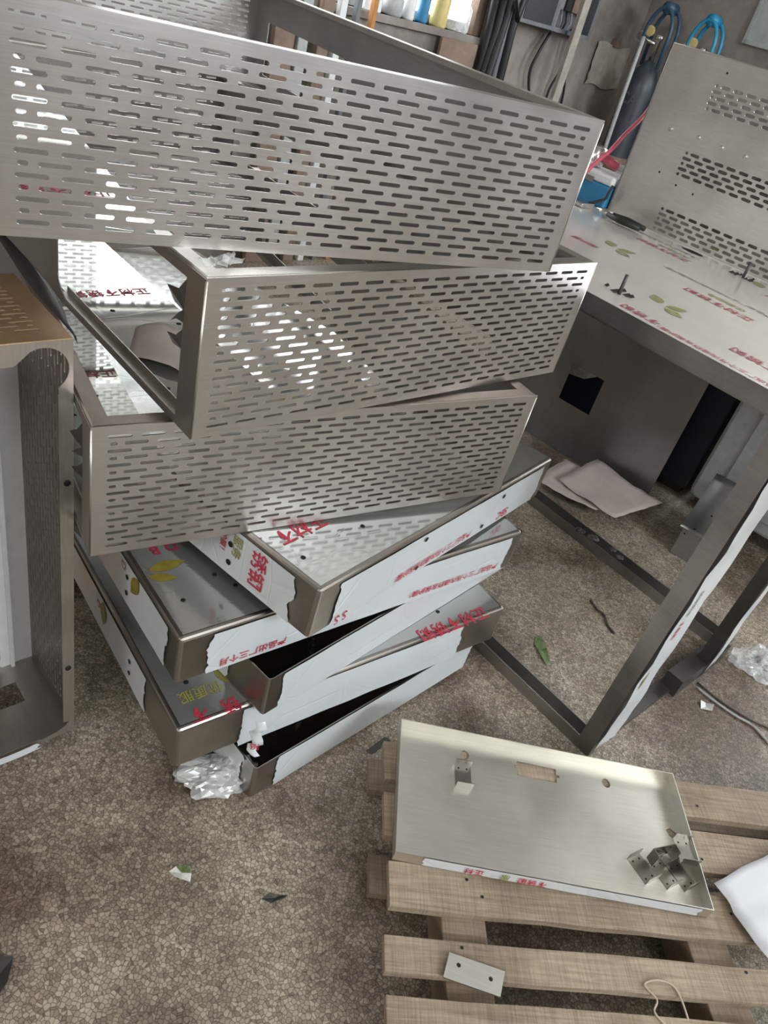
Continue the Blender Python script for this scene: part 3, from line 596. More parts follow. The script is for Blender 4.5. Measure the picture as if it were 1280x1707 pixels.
# papers under the table
PQ = [(0.464, 2.175), (0.708, 2.086), (0.896, 2.271), (0.681, 2.449)]
def paper(name, m, quad, z, label, seed, curl=0.012, nx=10, ny=10, thick=0.0006, group=None):
    q = [Vector(p) for p in quad]; vs = []
    for j in range(ny + 1):
        for i in range(nx + 1):
            s_, t_ = i / nx, j / ny; p = q[0] * (1 - s_) * (1 - t_) + q[1] * s_ * (1 - t_) + q[2] * s_ * t_ + q[3] * (1 - s_) * t_
            e = 0.012 * min(1, (q[1] - q[0]).length / .2); p = p + Vector((noise.noise(Vector((s_ * 3, t_ * 3, seed + 40))), noise.noise(Vector((s_ * 3, t_ * 3, seed + 80))))) * e
            vs.append((p.x, p.y, z + curl * (0.5 + 0.5 * noise.noise(Vector((s_ * 2.3, t_ * 2.3, seed)))) + curl * .55 * abs(noise.noise(Vector((s_ * 5, t_ * 5, seed + 9)))) + curl * .5 * (2 * s_ - 1) ** 2))
    mb = MB().add(vs, [(j * (nx + 1) + i, j * (nx + 1) + i + 1, (j + 1) * (nx + 1) + i + 1, (j + 1) * (nx + 1) + i) for j in range(ny) for i in range(nx)])
    return tag(mb.build(name, m, None, smooth=True, solid=thick), label, 'paper', group)
paper('paper_sheet', M_PAPER, [(0.455, 2.19), (0.66, 2.11), (0.80, 2.30), (0.56, 2.40)], 0.036, 'crumpled pink paper, lower of the two on the floor rail', 3.3)
paper('paper_sheet', M_PAPER, [(0.53, 2.22), (0.715, 2.085), (0.90, 2.27), (0.68, 2.45)], 0.046, 'creased pinkish paper lying over another under the table', 9.1)

# ------------------------------------------------------------------ perforated cabinet frame at the left
FA = Vector((math.cos(R(-130)), math.sin(R(-130)), 0)); FB = Vector((math.cos(R(140)), math.sin(R(140)), 0)); s_ = 0.95
F0 = Vector((-0.446 * s_, 0.848 * s_, 1.275 * (1 - s_)))
FH, FD, FW = 0.806 * s_, 0.195, 0.60
pc = thing('perforated_cabinet', 'open perforated steel cabinet shell standing beside the stack, orange reflection coloured into its top', 'cabinet', frame(F0, FA, FB, UP))
p2, r2 = 0.04177, 0.0111
tp_ = perf(FW, FD, 0.0015, [(0.022, FD - 0.0215, 13, 14, p2, r2, 0.73 * p2, 0.40 * r2, True)])   # x along FA, z along FB
tp_.transform(Matrix(((1, 0, 0, 0), (0, 0, 1, 0), (0, -1, 0, 0), (0, 0, 0, 1)))); tp_.transform(Matrix.Translation((0, 0, FH)))
link('top_panel', tp_, M_ORANGE, pc)
sp_ = perf(FH - .004, FD, 0.0015, [(0.02, FD - 0.017, 17, 15, (FH - .044) / 17, r2, 0.73 * p2, 0.42 * r2, False)])  # x up, z along FB
sp_.transform(Matrix(((0, 1, 0, 0), (0, 0, 1, 0), (1, 0, 0, 0), (0, 0, 0, 1))))
link('side_panel', sp_, M_BROWNSTEEL, pc)
MB().box((FW - .0015, 0, 0), (FW, FD, FH - .002)).build('side_panel', M_TRAY, pc)
# front frame (flange with rounded notches at the corners)
def arc(cx, cz, r, a0, a1, n=10): return [(cx + r * math.cos(R(a0 + (a1 - a0) * k / n)), cz + r * math.sin(R(a0 + (a1 - a0) * k / n))) for k in range(n + 1)]
fr = MB(); ff = lambda a, b, h: (a, -h, b)
tR, pR = 0.030, 0.022
# top corner plate with a big round notch opening down-left
cx, cz, nr = 0.036, FH - 0.040, 0.031
fr.prism([(0, FH - .001)] + [(0, FH - 0.075), (0.018, FH - 0.075)] + arc(cx, cz, nr, 240, 90, 1)[:0] + [(0.0185, FH - 0.066)] + arc(cx, cz, nr, 215, 60, 14)[::1] + [(0.066, FH - tR), (0.066, FH - .001)][0:0] + [(0.070, FH - tR), (0.070, FH - .001)], ff, 0.0015)
fr.box((0.070, -.0015, FH - tR), (FW, 0, FH - .001))
fr.box((0, -.0015, 0.032), (0.019, 0, FH - 0.075))
fr.prism([(0, 0.032), (0, 0.0)] + [(0.075, 0.0), (0.060, 0.006)] + [(0.05, 0.008), (0.030, 0.011), (0.016, 0.018), (0.008, 0.028), (0.019, 0.032)], ff, 0.0015)
fr.box((0.060, -.0015, 0), (FW, 0, 0.010)); fr.build('front_frame', M_RIM, pc)
for a, b in ((0.095, FH - .015), (0.010, 0.17), (0.009, 0.55)): MB().lathe([(0.005, 0), (0.005, 0.0015), (0.0035, 0.002), (0.0035, .001)], (0, 0, 0), 10).build('rivet', M_BOLT, pc).matrix_local = Matrix.Translation((a, -.0014, b)) @ Matrix.Rotation(R(90), 4, 'X')
fl = MB()
for x0, x1, y0, y1 in ((0.0015, 0.049, 0, FD), (0.049, 0.12, 0, 0.097), (0.049, 0.12, 0.146, FD), (0.12, FW, 0, FD)): fl.box((x0, y0, 0), (x1, y1, .0015))
fl.build('floor_panel', M_BARE, pc)
bk = MB(); bk.box((0.0015, FD - .0015, 0.0015), (0.036, FD, FH - .002)); bk.box((0.036, FD - .012, 0.0015), (0.042, FD, FH - .002)); bk.box((0.042, FD - .004, .0015), (0.058, FD, FH - .002)); bk.box((0.058, FD - .0015, 0.0015), (FW, FD, 0.018)); bk.box((0.058, FD - .0015, FH - .05), (FW, FD, FH - .002)); bk.build('back_frame', M_WHITEP, pc)
bt = thing('wooden_batten', 'wooden batten under the perforated cabinet shell', 'wood', frame(F0 * 1, FA, FB, UP))
bt.location = (F0.x, F0.y, 0)
MB().box((0.09, 0.04, 0.0), (0.5, 0.14, F0.z - .0005)).build('batten', M_WOOD2, bt)
st = sheet('film_strip', M_FILMSIDE, None, lambda a, b, h: tuple(F0 + FA * a - FB * (0.002 + h) + UP * (-.006 + b)), 0.062, 0.30, 0, 0.018, 12, 8, (0.01, 0.0), 0.004, 51)
tag(st, 'white strip of loose film along the front foot of the perforated cabinet', 'plastic film')
bl = MB(); vs = []
for i in range(9):
    t_ = i / 8; p = F0 + FA * (-0.004) + FB * (0.005 + .33 * t_) + UP * (FH - .001 + .004 * t_ + 0.06 * max(0, t_ - .45))
    wd = 0.003 + 0.026 * math.sin(math.pi * t_) ** 1.5
    vs += [p, p + Vector((wd * .5, wd * .35, wd * .25)), p + Vector((wd * .9, wd * .7, -.01))]
bl.add(vs, [(i * 3 + k, i * 3 + k + 1, i * 3 + k + 4, i * 3 + k + 3) for i in range(8) for k in range(2)])
# (dark loose flap beside the cabinet top)
blo = bl.build('film_flap', M_SCRAP, None, smooth=True); tag(blo, 'dark loose film flap along the edge of the orange cabinet top', 'plastic film')
cdb = MB().box((-0.10, -.06, 0), (0.10, 0.06, 0.05)); cdo = cdb.build('cardboard_piece', M_CARD, None, bevel=0.003); cdo.location = (-0.72, 1.14, 0); cdo.rotation_euler = (0, 0, R(35))
tag(cdo, 'piece of orange cardboard on the floor behind the stack', 'cardboard')

# ------------------------------------------------------------------ pallet with the shallow pan
PA = R(10.8); px, py = Vector((math.cos(PA), math.sin(PA), 0)), Vector((-math.sin(PA), math.cos(PA), 0))
pl = thing('wooden_pallet', 'weathered wooden pallet with wide gaps between its boards', 'pallet', frame((0.20, 0.50, 0), px, py, UP))
def PL(x, y): d = Vector((x - .20, y - .50, 0)); return d.dot(px), d.dot(py)
boards = []
for (xa, ya, xb, yb, ln) in ((0.125, 0.939, 0.139, 0.859, 1.02), (0.144, 0.831, 0.158, 0.749, 1.0), (0.176, 0.709, 0.186, 0.633, 0.70), (0.185, 0.590, 0.194, 0.538, 0.95), (0.202, 0.508, 0.216, 0.43, 0.95)):
    a = PL(xa, ya); b = PL(xb, yb); boards.append((min(a[0], b[0]), b[1], a[1], ln))
for k, (x0, y0, y1, ln) in enumerate(boards):
    r = random.Random(60 + k); mb = MB(); n = 8; vs = []
    for i in range(n + 1):
        x = x0 + ln * i / n; e0 = r.uniform(-.0015, .0015); e1 = r.uniform(-.0015, .0015); zz = 0.11 + r.uniform(-.0006, .0006)
        vs += [(x, y0 + e0, 0.094), (x, y1 + e1, 0.094), (x, y1 + e1, zz), (x, y0 + e0, zz)]
    fs = [(3, 2, 1, 0), tuple(4 * n + q for q in range(4))] + [(i * 4 + q, i * 4 + (q + 1) % 4, (i + 1) * 4 + (q + 1) % 4, (i + 1) * 4 + q) for i in range(n) for q in range(4)]
    ob = mb.add(vs, fs).build('board', M_WOOD, pl, bevel=0.0012)
    for x in (x0 + .135, x0 + .165, x0 + .62): hole(ob, lambda a, b: (a, b, 0.1114), [(x + r.uniform(-.02, .02), (y0 + y1) / 2 + r.uniform(-.02, .02))], 0.0028, 7, 'nail_hole')
ylo, yhi = -0.12, 0.48
for xs in (0.10, 0.535, 0.93): MB().box((xs, ylo, 0.016), (xs + .075, yhi, 0.094)).build('stringer', M_WOOD2, pl, bevel=0.002)
for y in (-0.1, 0.2, 0.40): MB().box((0.0, y, 0.0), (1.0, y + .07, 0.016)).build('bottom_board', M_WOOD2, pl)
# broken offcuts against the left ends of the two hidden boards
pa_ = R(6.5); qx, qy = Vector((math.cos(pa_), math.sin(pa_), 0)), Vector((-math.sin(pa_), math.cos(pa_), 0))
sp = thing('shallow_pan', 'shallow steel pan with low walls lying on the wooden pallet', 'pan', frame((0.177, 0.709, 0.1115), qx, qy, UP))
SLn, SWd, SHt = 0.562, 0.272, 0.026
# base with real cut-outs
def panbase():
    bm = bmesh.new()
    def loop(pts): 
        vs = [bm.verts.new((x, y, 0)) for x, y in pts]; return [bm.edges.new((vs[i], vs[(i + 1) % len(vs)])) for i in range(len(vs))]
    ed = loop([(0, 0), (SLn, 0), (SLn, SWd), (0, SWd)])
    ed += loop([(0.238, 0.214), (0.318, 0.214), (0.319, 0.226), (0.325, 0.226), (0.325, 0.232), (0.319, 0.232), (0.320, 0.245), (0.240, 0.246), (0.239, 0.236), (0.234, 0.236), (0.234, 0.230), (0.239, 0.230)])
    for cx, cy in ((0.134, 0.236), (0.423, 0.236)): ed += loop([(cx + .0085 * math.cos(k * math.pi / 6), cy + .0105 * math.sin(k * math.pi / 6)) for k in range(12)])
    ed += loop([(0.527, 0.157), (0.537, 0.163), (0.549, 0.152), (0.548, 0.146), (0.536, 0.142), (0.531, 0.146)])
    bmesh.ops.triangle_fill(bm, edges=ed, use_beauty=True)
    me = bpy.data.meshes.new('pan_base'); bm.to_mesh(me); bm.free(); return me
bo = link('pan_base', panbase(), M_PAN, sp, solid=0.0014)
wl_ = MB(); T = 0.0014
wl_.box((0, 0, 0), (SLn, T, SHt)); wl_.box((0, SWd - T, 0), (SLn, SWd, SHt)); wl_.box((0, T, 0), (T, SWd - T, SHt)); wl_.box((SLn - T, T, 0), (SLn, SWd - T, SHt)); wl_.build('pan_wall', M_PAN, sp)
sheet('protective_film', M_FILMSIDE, sp, lambda a, b, h: (a, -h, b), 0.05, 0.54, 0.003, 0.025, 20, 8, (.004, .004), .0004, 71)
for s1, x, c in (('正材', 0.155, M_RED), ('服', 0.20, M_OLIVE), ('不锈钢', 0.265, M_RED)): text(s1, .017, sp, (x, -.0034, .014), (-1, 0, 0), (0, 0, -1), c)
for a, b, q in ((0.365, 0.125, .004), (0.39, 0.12, .005), (0.40, 0.108, .003), (0.195, 0.165, .002), (0.43, 0.13, .003)):
    sm = MB(); sm.ngon([(a + q * math.cos(k) * (1 + .4 * math.sin(k * 2)), b + q * .7 * math.sin(k), 0.0006) for k in range(6)]); sm.build('scuff_mark', M_GREYPRINT, sp)
# U brackets
def bracket_mesh(ln=0.050, wd=0.032, fl_=0.018, t=0.0012):
    mb = MB(); mb.box((0, 0, 0), (ln, wd, t)); mb.box((0, 0, t), (t, wd, fl_)); mb.box((ln - t, 0, t), (ln, wd, fl_)); return mb
def bracket(x, y, rz, z, label, roll=0.0, pitch=0.0):
    b = thing('steel_bracket', label, 'bracket', sp.matrix_world @ Matrix.Translation((x, y, z)) @ Matrix.Rotation(R(rz), 4, 'Z') @ Matrix.Rotation(R(roll), 4, 'X') @ Matrix.Rotation(R(pitch), 4, 'Y'), group='small U brackets in the pan')
    bracket_mesh().build('bracket_body', M_BRACKET, b)
    hole(b, lambda a, c: (a, c, 0.0014), [(0.008, 0.008), (0.008, 0.024), (0.042, 0.008), (0.042, 0.024)], 0.002, 8)
bracket(0.485, 0.055, 121, 0.0006, 'leftmost of the three brackets lying flat in the pan corner')
bracket(0.525, 0.053, 121, 0.0006, 'middle one of the three brackets lying flat in the pan corner')
bracket(0.5590, 0.055, 121, 0.0006, 'flat bracket touching the right wall of the pan, beneath another')
bracket(0.470, 0.090, 21, 0.004, 'bracket standing on its edge on top of the flat brackets', roll=90)
bracket(0.5575, 0.080, 92, 0.0205, 'bracket lying on top of others against the pan wall', roll=0)
bracket(0.145, 0.162, 91, 0.0006, 'single bracket alone beside the round hole at the far end of the pan')
# flat plate with two holes
fp = thing('steel_plate', 'flat steel plate with two holes lying across a pallet board', 'plate', loc=(0.281, 0.552, 0.1118), rz=R(-9))
bm = bmesh.new(); ed = []
for pts in ([(0, -0.002), (0.088, 0.008), (0.088, 0.046), (0.0, 0.036)], [(0.018 + .0035 * math.cos(k * .785), 0.024 + .0035 * math.sin(k * .785)) for k in range(8)], [(0.069 + .0035 * math.cos(k * .785), 0.026 + .0035 * math.sin(k * .785)) for k in range(8)]):
    vs = [bm.verts.new((x, y, 0.003)) for x, y in pts]; ed += [bm.edges.new((vs[i], vs[(i + 1) % len(vs)])) for i in range(len(vs))]
bmesh.ops.triangle_fill(bm, edges=ed, use_beauty=True); me = bpy.data.meshes.new('plate_body'); bm.to_mesh(me); bm.free()
link('plate_body', me, M_PAN, fp, solid=0.003)
# cream string on the pallet
def string(name, pts, r, label, m=M_THREAD, cat='string'):
    P = [Vector(p) for p in pts]; out = []
    for i in range(len(P) - 1):
        a, b, c, d = P[max(i - 1, 0)], P[i], P[i + 1], P[min(i + 2, len(P) - 1)]
        for k in range(5):
            t = k / 5; out.append(0.5 * ((2 * b) + (c - a) * t + (2 * a - 5 * b + 4 * c - d) * t * t + (3 * b - a - 3 * c + d) * t ** 3))
    out.append(P[-1]); return tag(MB().tube(out, r, 6).build(name, m, None, smooth=True), label, cat)
BP = lambda e, n, z=0.1125: Vector((0.20, 0.50, z)) + px * e + py * n
string('string_piece', [BP(.435, -.033), BP(.44, -.01), BP(.425, .012), BP(.435, .03), BP(.42, .05, .113), BP(.445, .058, .114), BP(.47, .052, .113), BP(.478, .03), BP(.482, .005, .108)], 0.0016, 'tangled cream string lying across a pallet board')
string('string_piece', [BP(.425, -.03), BP(.44, -.022, .115), BP(.43, -.012), BP(.452, -.018, .114), BP(.445, -.034), BP(.43, -.04, .116), BP(.42, -.025)], 0.0012, 'knotted end of cream string on the near pallet board')
string('string_piece', [BP(.51, -.045), BP(.525, -.055), BP(.53, -.075)], 0.0012, 'short loose string on the nearest pallet board')
# white paper on the right of the pallet
paper('paper_sheet', M_PAPERW, [(0.752, 0.833), (0.829, 0.729), (1.06, 0.93), (0.99, 1.02)], 0.1125, 'white paper sheet lying on the pallet beside the shallow pan', 4.4, curl=0.010)

# ------------------------------------------------------------------ crumpled film and litter on the floor
def crumple(name, m, c, rx, ry, rz, seed, label, cat, n=18, k=10, flat=0.25):
    bm = bmesh.new(); bmesh.ops.create_icosphere(bm, subdivisions=4, radius=1.0)
    for v in bm.verts:
        d = v.co.normalized(); q = noise.noise(d * 1.3 + Vector((seed,) * 3)) * .45 + abs(noise.noise(d * 2.2 + Vector((seed * 2.,) * 3))) * .42 - abs(noise.noise(d * 4.6 + Vector((seed * 3.,) * 3))) * .22
        v.co = Vector((d.x * rx, d.y * ry, max(d.z, -flat) * rz)) * (0.8 + q)
    zmin = min(v.co.z for v in bm.verts)
    for v in bm.verts: v.co.z -= zmin
    me = bpy.data.meshes.new(name); bm.to_mesh(me); bm.free()
    o = link(name, me, m, None); o.location = c; return tag(o, label, cat)
cr = crumple('crumpled_film', M_CRUMPLE, (-0.158, 0.834, 0.001), 0.078, 0.046, 0.034, 2.3, 'crumpled silvery film bunched under the bottom pan corner', 'plastic film')
cr.rotation_euler = (0, 0, R(25))
crumple('plastic_bag', M_BAG, (1.105, 1.615, 0.001), 0.085, 0.055, 0.05, 5.1, 'clear plastic bag of small parts on the floor beyond the table leg', 'bag')
for i, (x, y, q) in enumerate(((1.085, 1.60, .018), (1.125, 1.62, .014), (1.10, 1.645, .016))):
    crumple('machine_part', (M_WHITEP, M_CHROME, M_BLACKC)[i], (x, y, 0.004), q, q * .8, q, 8 + i, ('white small part inside the clear bag', 'shiny small part inside the clear bag', 'black small part inside the clear bag')[i], 'part')
crumple('dark_scrap', M_SCRAP, (1.25, 1.78, 0.0), 0.06, 0.03, 0.03, 3.7, 'dark scrap lying behind the clear plastic bag', 'scrap')
def flat_scrap(name, m, c, pts, z, label, cat, curl=0.006, m2=None):
    mb = MB(); n = len(pts); cx = sum(p[0] for p in pts) / n; cy = sum(p[1] for p in pts) / n
    vs = [(cx, cy, 0.0012)] + [(x, y, 0.001 + curl * (i % 3) / 2) for i, (x, y) in enumerate(pts)]
    mb.add(vs, [(0, i + 1, (i + 1) % n + 1) for i in range(n)])
    o = mb.build(name, m, None, solid=0.0008); o.location = (c[0], c[1], z)
    if m2:
        mb2 = MB().add([(vs[0][0], vs[0][1], .0025)] + [(x * .97, y * .97, zz + .0014) for x, y, zz in vs[n // 2 + 1:]], [(0, i, i + 1) for i in range(1, n - n // 2)]); mb2.build('green_print', m2, o)
    return tag(o, label, cat)
flat_scrap('film_scrap', M_RAG, (-0.153, 0.646), [(-.020, -.004), (-.008, -.010), (.006, -.012), (.020, -.010), (.017, .002), (.010, .012), (-.004, .012), (-.012, .006)], 0.0, 'small white and green scrap on the open floor', 'scrap', m2=M_LEAFG)
flat_scrap('film_scrap', M_SCRAP, (0.007, 0.647), [(-.018, -.004), (-.002, -.008), (.016, .004), (.022, .014), (.008, .008), (-.010, .004)], 0.0, 'dark twisted scrap on the floor near the pallet', 'scrap')
flat_scrap('metal_offcut', M_SCRAP, (0.126, 1.011), [(-.022, -.022), (-.008, -.026), (.024, .020), (.010, .026)], 0.0, 'dark rectangular offcut on the floor between stack and pan', 'scrap', curl=0.002)
flat_scrap('film_scrap', M_LEAFG, (0.483, 1.437), [(-.014, .045), (.0, .05), (.012, .01), (.022, -.035), (.012, -.05), (-.006, -.02), (-.02, .02)], 0.0, 'dark green leaf shaped scrap on the floor under the table', 'scrap')
flat_scrap('film_scrap', M_WHITEP, (0.912, 1.412), [(-.014, -.012), (.012, -.014), (.018, .004), (.004, .014), (-.012, .012)], 0.0, 'small white crumb on the floor beside the thin wire', 'scrap', curl=0.012)
flat_scrap('film_scrap', M_SCRAP, (-0.335, 0.424), [(-.03, -.03), (.006, -.034), (.012, .0), (.0, .034), (-.03, .03)], 0.0, 'dark shiny scrap at the edge of the open floor', 'scrap', curl=0.01)
string('wire_piece', [(0.63, 1.70, .003), (0.645, 1.665, .004), (0.665, 1.65, .004), (0.672, 1.61, .003), (0.69, 1.585, .003)], 0.003, 'short bent wire lying on the floor under the table', M_SCRAP, 'wire')
string('wire_piece', [(0.90, 1.47, .004), (0.93, 1.445, .004), (0.985, 1.41, .004), (1.03, 1.39, .004), (1.06, 1.345, .004)], 0.0035, 'thin wire running over the floor beyond the leg', M_GREYP, 'wire')
string('wire_piece', [(0.905, 1.49, .003), (0.96, 1.445, .003), (1.03, 1.41, .003), (1.07, 1.40, .003), (1.10, 1.38, .003)], 0.0025, 'second thin grey wire beside the first on the floor', M_SCRAP, 'wire')
rr_ = random.Random(9)
for i, (x, y, q) in enumerate(((0.60, 1.98, .018), (0.64, 1.96, .02), (0.70, 1.93, .014), (0.72, 1.90, .014))):
    c = crumple('dirt_clump', M_SCRAP, (x, y, 0.034), q, q * .6, q * .5, 20 + i, ('first', 'second', 'third', 'last')[i] + ' dark clump of dirt along the floor rail', 'dirt', flat=.5)

# ------------------------------------------------------------------ along the back wall with the window
WM = frame(E1 * A0, E2, -E1, UP)                               # x along wall (s), y into wall, z up ; -y is toward the room
def wthing(name, label, cat, s, z, off=0.0, group=None): return thing(name, label, cat, WM @ Matrix.Translation((s, -off, z)), group=group)
eb = wthing('electrical_box', 'open dark electrical box mounted on the cement wall', 'electrical box', 3.46, 1.21)
MB().box((0.28, -0.02, 0), (0.62, 0, 0.5)).build('back_plate', M_ELBOX, eb)
b_ = MB(); b_.box((0.28, -.10, 0), (0.30, -.02, .5)); b_.box((0.60, -.10, 0), (0.62, -.02, .5)); b_.box((0.30, -.10, 0), (0.60, -.02, 0.02)); b_.box((.30, -.10, .48), (.60, -.02, .5)); b_.build('box_frame', M_ELBOX, eb)
MB().box((0, -0.105, 0.0), (0.275, -0.085, 0.5)).build('door', M_ELBOX, eb, bevel=0.004)
MB().box((0.02, -0.108, 0.02), (0.255, -0.105, 0.48)).build('door_inset', M_BLACKC, eb)
for i in range(4): 
    for j in range(2): MB().box((0.325 + .062 * i, -.06, 0.10 + .16 * j), (0.375 + .062 * i, -.021, 0.20 + .16 * j)).build('breaker', (M_GREYP, M_BLACKC, M_BROWN)[(i + j) % 3], eb, bevel=0.003)
for i in range(6): MB().tube([(0.33 + .045 * i, -.05, .1), (0.335 + .043 * i, -.065, 0.05), (0.36 + .03 * i, -.05, 0.0)], 0.005, 6).build('cable', (M_BLACKC, M_GREYP)[i % 2], eb, smooth=True)
cp_ = wthing('conduit_pole', 'pale conduit pole standing in front of the electrical box', 'pole', 3.87, 0.0, 0.16)
MB().box((-.028, -.012, 0), (.028, .012, 2.2)).build('pole_body', plain('weathered_pale_wood', (0.34, 0.31, 0.27), 0.8, vscale=10, var=.25), cp_)
def wtube(name, pts, r, m, label, cat='cable', group=None):
    P = [WM @ Vector((s, -off, z)) for s, z, off in pts]; return string(name, P, r, label, m, cat)
for i, ds in enumerate((0, .05)):
    wtube('hanging_cable', [(3.98 + ds, 1.20, .05), (4.00 + ds, 1.05, .04), (3.98 + ds * 3, 0.9, .02), (4.05 + ds * 2, 0.6, .02)], 0.007, M_BLACKC, ('dark cable hanging below the electrical box, nearer the pole', 'dark cable hanging below the electrical box, farther from the pole')[i])
wtube('hanging_cable', [(3.80, 1.20, .05), (3.74, 1.1, .06), (3.73, 1.0, .05), (3.80, 0.88, .05), (3.92, .80, .05), (4.0, .9, .05)], 0.008, M_BLACKC, 'looped dark cable left of the pale pole')
hb = wthing('hose_bundle', 'thick bundle of black hoses hanging beside the window', 'hoses', 3.325, 0.5, 0.07)
for i in range(6):
    r = random.Random(100 + i); x = -.03 + .026 * i
    MB().tube([(x + .02 * math.sin(k * 1.3 + i), -.02 * (i % 3) + .01 * math.cos(k + i), 1.5 - 1.5 * k / 9) for k in range(10)], 0.020 + .004 * (i % 2), 8).build('hose', (M_BLACKC, M_ELBOX)[i == 4], hb, smooth=True)
MB().tube([(0.0, -.10, 1.3), (-.06, -.12, 1.05), (-.06, -.12, .85), (.02, -.12, .72), (.04, -.12, .9), (.03, -.11, 1.1)], 0.018, 8).build('hose_loop', M_BLACKC, hb, smooth=True)
MB().box((0.05, -.09, 0.75), (0.075, -.07, 0.80)).build('clip', M_WHITEP, hb)
bd = wthing('brown_board', 'brown board leaning on the wall beneath the window sill', 'board', 3.02, 0.55, 0.03); MB().box((0, -.02, 0), (0.26, 0, 0.52)).build('board_sheet', M_BROWN, bd, bevel=.004)
def bottle(s, z, r, h, m, label, neck=True):
    b = wthing('bottle', label, 'bottle', s, z, 0.0, 'bottles on the window sill')
    MB().lathe([(r * .96, 0), (r, .01), (r, h * .62), (r * .8, h * .74), (r * .38, h * .82), (r * .36, h * .88)], (0, 0.03, 0), 16).build('bottle_body', m, b, smooth=True)
    MB().lathe([(r * .46, h * .88), (r * .46, h)], (0, 0.03, 0), 12).build('cap', M_WHITEP, b, smooth=True)
bottle(3.04, WZ0, 0.042, 0.26, M_YELLOW, 'cream yellow bottle on the bright window sill')
bottle(2.93, WZ0, 0.028, 0.27, M_BLUE, 'slim blue bottle on the bright window sill')
bottle(2.84, WZ0, 0.03, 0.14, M_WHITEP, 'small white bottle on the window sill')
for i, (s, wd, h, m, lab) in enumerate(((3.20, .07, .12, M_BAG, 'clear jar on the window sill by the brown board'), (2.74, .05, .08, M_GREYP, 'grey tin on the window sill'), (3.17, .06, .22, M_BROWN, 'dark box standing on the window sill'), (2.60, .10, .06, M_WHITEP, 'low white packet on the window sill'))):
    b = wthing(('jar', 'tin', 'box', 'packet')[i], lab, ('jar', 'tin', 'box', 'packet')[i], s + (.12 if i == 2 else -.04 if i == 0 else 0), WZ0, 0.0)
    if i in (0, 1): MB().lathe([(wd * .9, 0), (wd, .01), (wd, h * .85), (wd * .8, h)], (0, .035 if i else .03, 0), 16).build('container_body', m, b, smooth=True)
    else: MB().box((-wd / 2, 0.0, 0), (wd / 2, .05, h)).build('container_body', m, b, bevel=.004)
for i, (s, m, wd) in enumerate(((2.05, M_BROWN, .10), (2.17, M_GREYP, .05), (2.27, M_BROWN, .06), (2.36, M_WHITEP, .035), (2.45, M_ELBOX, .022), (2.54, M_CARD, .022))):
    b = wthing('leaning_plank', ('wide brown plank leaning beneath the window', 'pale grey strip leaning beneath the window', 'narrow brown strip leaning beneath the window', 'white strip leaning beneath the window', 'dark grey strip leaning beneath the window', 'orange strip leaning beneath the window')[i], 'plank', s, 0.0, 0.05, 'planks leaning below the window')
    MB().box((0, -.03, 0), (wd, 0, 1.42)).build('plank_body', m, b, bevel=.003)
pb = wthing('paper_pad', 'cream paper pad hanging from a clip on the wall', 'paper', 4.30, 1.0, 0.002)
q = MB(); n = 8; vs = []
for j in range(n + 1):
    for i in range(n + 1): vs.append((0.34 * i / n, -0.012 - .02 * abs(noise.noise(Vector((i * .5, j * .5, 2)))), 0.22 * j / n + .01 * math.sin(i)))
q.add(vs, [(j * (n + 1) + i, j * (n + 1) + i + 1, (j + 1) * (n + 1) + i + 1, (j + 1) * (n + 1) + i) for j in range(n) for i in range(n)]); q.build('paper_sheets', plain('old_cream_paper', (0.40, 0.36, 0.31), .8, vscale=20, var=.18, bump=.4), pb, smooth=True)
MB().box((0.14, -.03, .215), (0.19, 0, .25)).build('clip', M_BROWN, pb)
# ------------------------------------------------------------------ corner: gas cylinders, notice, tools
def cylinder(x, y, label, gm):
    c = thing('gas_cylinder', label, 'gas cylinder', loc=(x, y, 0), rz=R(-35), group='gas cylinders by the wall')
    MB().lathe([(0.075, 0), (0.088, .02), (0.09, .05), (0.09, 1.05), (0.085, 1.10), (0.065, 1.15), (0.035, 1.18), (0.03, 1.2)], (0, 0, 0), 24).build('cylinder_body', M_CYL, c, smooth=True)
    MB().lathe([(0.0912, .62), (0.0912, .70)], (0, 0, 0), 24).build('painted_band', M_BROWN, c, smooth=True)
    MB().lathe([(0.016, 1.19), (0.016, 1.30), (0.022, 1.305), (0.022, 1.33)], (0, 0, 0), 12).build('valve', M_CHROME, c, smooth=True)
    MB().tube([(0.0, 0, 1.28), (-0.06, -.01, 1.29), (-.085, -.02, 1.31)], 0.012, 8).build('regulator', M_CHROME, c, smooth=True)
    for dx, dz in ((-.05, 1.335), (-.09, 1.30)):
        MB().lathe([(0.024, 0), (0.026, .004), (.026, .018), (.022, .02)], (0, 0, 0), 16).build('gauge', M_YELLOW if dz > 1.32 else M_CHROME, c).matrix_local = Matrix.Translation((dx, -.03, dz)) @ Matrix.Rotation(R(90), 4, 'X')
    for y in (-.045, .045):
        MB().tube([(.075 * math.cos(a), y, 1.32 + .135 * math.sin(a)) if k else (.075, y, 1.17) for k, a in enumerate([0] + [math.pi * k / 10 for k in range(11)])] + [(-.075, y, 1.17)], 0.011, 8).build('guard_bar', gm, c, smooth=True)
    MB().tube([(0, -.05, 1.455), (0, .05, 1.455)], .03, 10).build('guard_cap', gm, c, smooth=True)
    return c
c1 = cylinder(0.72, 5.15, 'dark gas cylinder by the wall corner, left of the bright blue one', plain('dark_blue_guard', (0.03, 0.08, 0.14), .4))
text('CA', .085, c1, (-0.06, -0.093, 1.0), (1, 0, 0), (0, 0, 1), M_CYLTXT)
c2 = cylinder(0.955, 5.085, 'dark gas cylinder with bright blue guard behind the slotted cabinet', plain('bright_blue_guard', (0.02, 0.27, 0.47), .35))
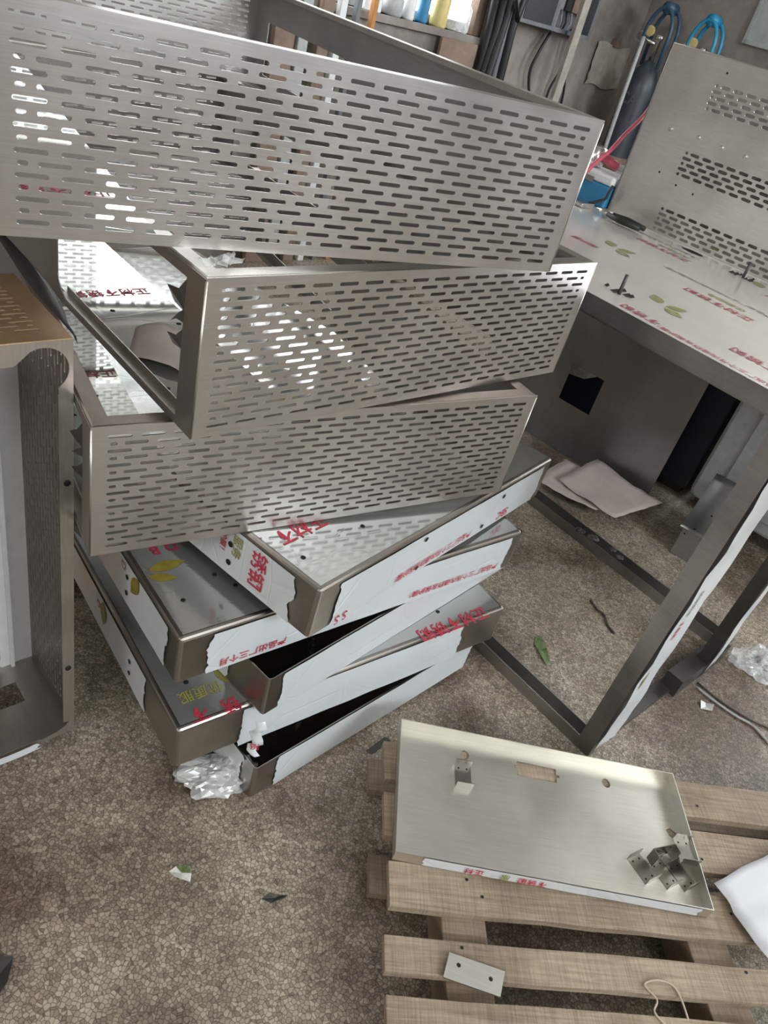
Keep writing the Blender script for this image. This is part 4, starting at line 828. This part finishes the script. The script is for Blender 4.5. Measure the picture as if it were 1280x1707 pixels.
string('gas_hose', [(0.45, 2.70, 1.20), (0.415, 2.60, 1.14), (0.39, 2.54, 1.10), (0.353, 2.475, 1.055), (0.325, 2.42, 1.015), (0.29, 2.38, .975), (0.27, 2.36, .945)], 0.006, 'pink gas hose running down beside the slotted cabinet', M_PINK, 'hose')
string('thin_pipe', [(0.618, 5.02, 1.30), (0.62, 4.95, .9), (0.64, 4.9, .3)], 0.012, 'thin pale pipe running down beside the cylinder', M_GREYP, 'pipe')
# blue clamp case and tools on the far end of the table
def tp2(x, y, z=0.0): return T0 + TD * x + TN * y + UP * (ZT + .0008 + z)
bc = thing('tool_case', 'blue and white tool case at the far end of the table', 'tool case', frame(tp2(-0.645, 0.715), TD, TN, UP))
MB().box((0, 0, 0), (0.17, 0.11, 0.06)).build('case_body', M_BLUE, bc, bevel=.006); MB().box((0.0, 0.0, 0.0605), (0.17, 0.11, 0.085)).build('case_lid', M_WHITEP, bc, bevel=.006); MB().box((0.06, -.006, .055), (.11, -.0005, .07)).build('latch', M_CHROME, bc)
pg = thing('regulator_gauge', 'silver gas regulator lying on the tool case', 'gauge', frame(tp2(-.60, .77, .0865), TD, TN, UP))
MB().lathe([(.03, 0), (.034, .01), (.03, .05), (.015, .055)], (0, 0, 0), 16).build('gauge_body', M_CHROME, pg, smooth=True); MB().tube([(0, 0, .03), (.05, -.01, .03), (.09, 0, .02)], .012, 8).build('hose_tail', M_PINK, pg, smooth=True)
bt2 = thing('battery_box', 'small white and grey box beside the tool case', 'box', frame(tp2(-.575, .86), TD, TN, UP))
MB().box((0, 0, 0), (.07, .07, .10)).build('box_body', M_GREYP, bt2, bevel=.005); MB().box((.008, -.002, .03), (.062, -.0003, .085)).build('box_label', M_WHITEP, bt2)
pr = thing('pliers', 'black handled pliers lying in front of the tool case', 'pliers', frame(tp2(-.40, .64, .004), TD, TN, UP))
for sgn in (-1, 1): MB().tube([(0, .01 * sgn, .008), (.05, .022 * sgn, .008), (.11, .012 * sgn, .008)], [.006, .008, .007], 8).build('handle', M_BLACKC, pr, smooth=True)
MB().tube([(-.045, 0, .008), (-.02, 0, .008), (0.008, 0, .008)], [.003, .009, .011], 8).build('jaw', M_CHROME, pr, smooth=True)
string('hanging_cable', [tp2(-.46, .70, .07), tp2(-.462, .695, .05), tp2(-.465, .69, .03), tp2(-.50, .66, .005)], 0.004, 'thin black cable over the tool case on the table', M_BLACKC, 'cable')
mt = thing('metal_tray', 'small shiny metal tray on the table before the tool case', 'tray', frame(tp2(-.64, .62), TD, TN, UP)); MB().box((0, 0, 0), (.16, .06, .012)).build('tray_body', M_CHROME, mt, bevel=.003)
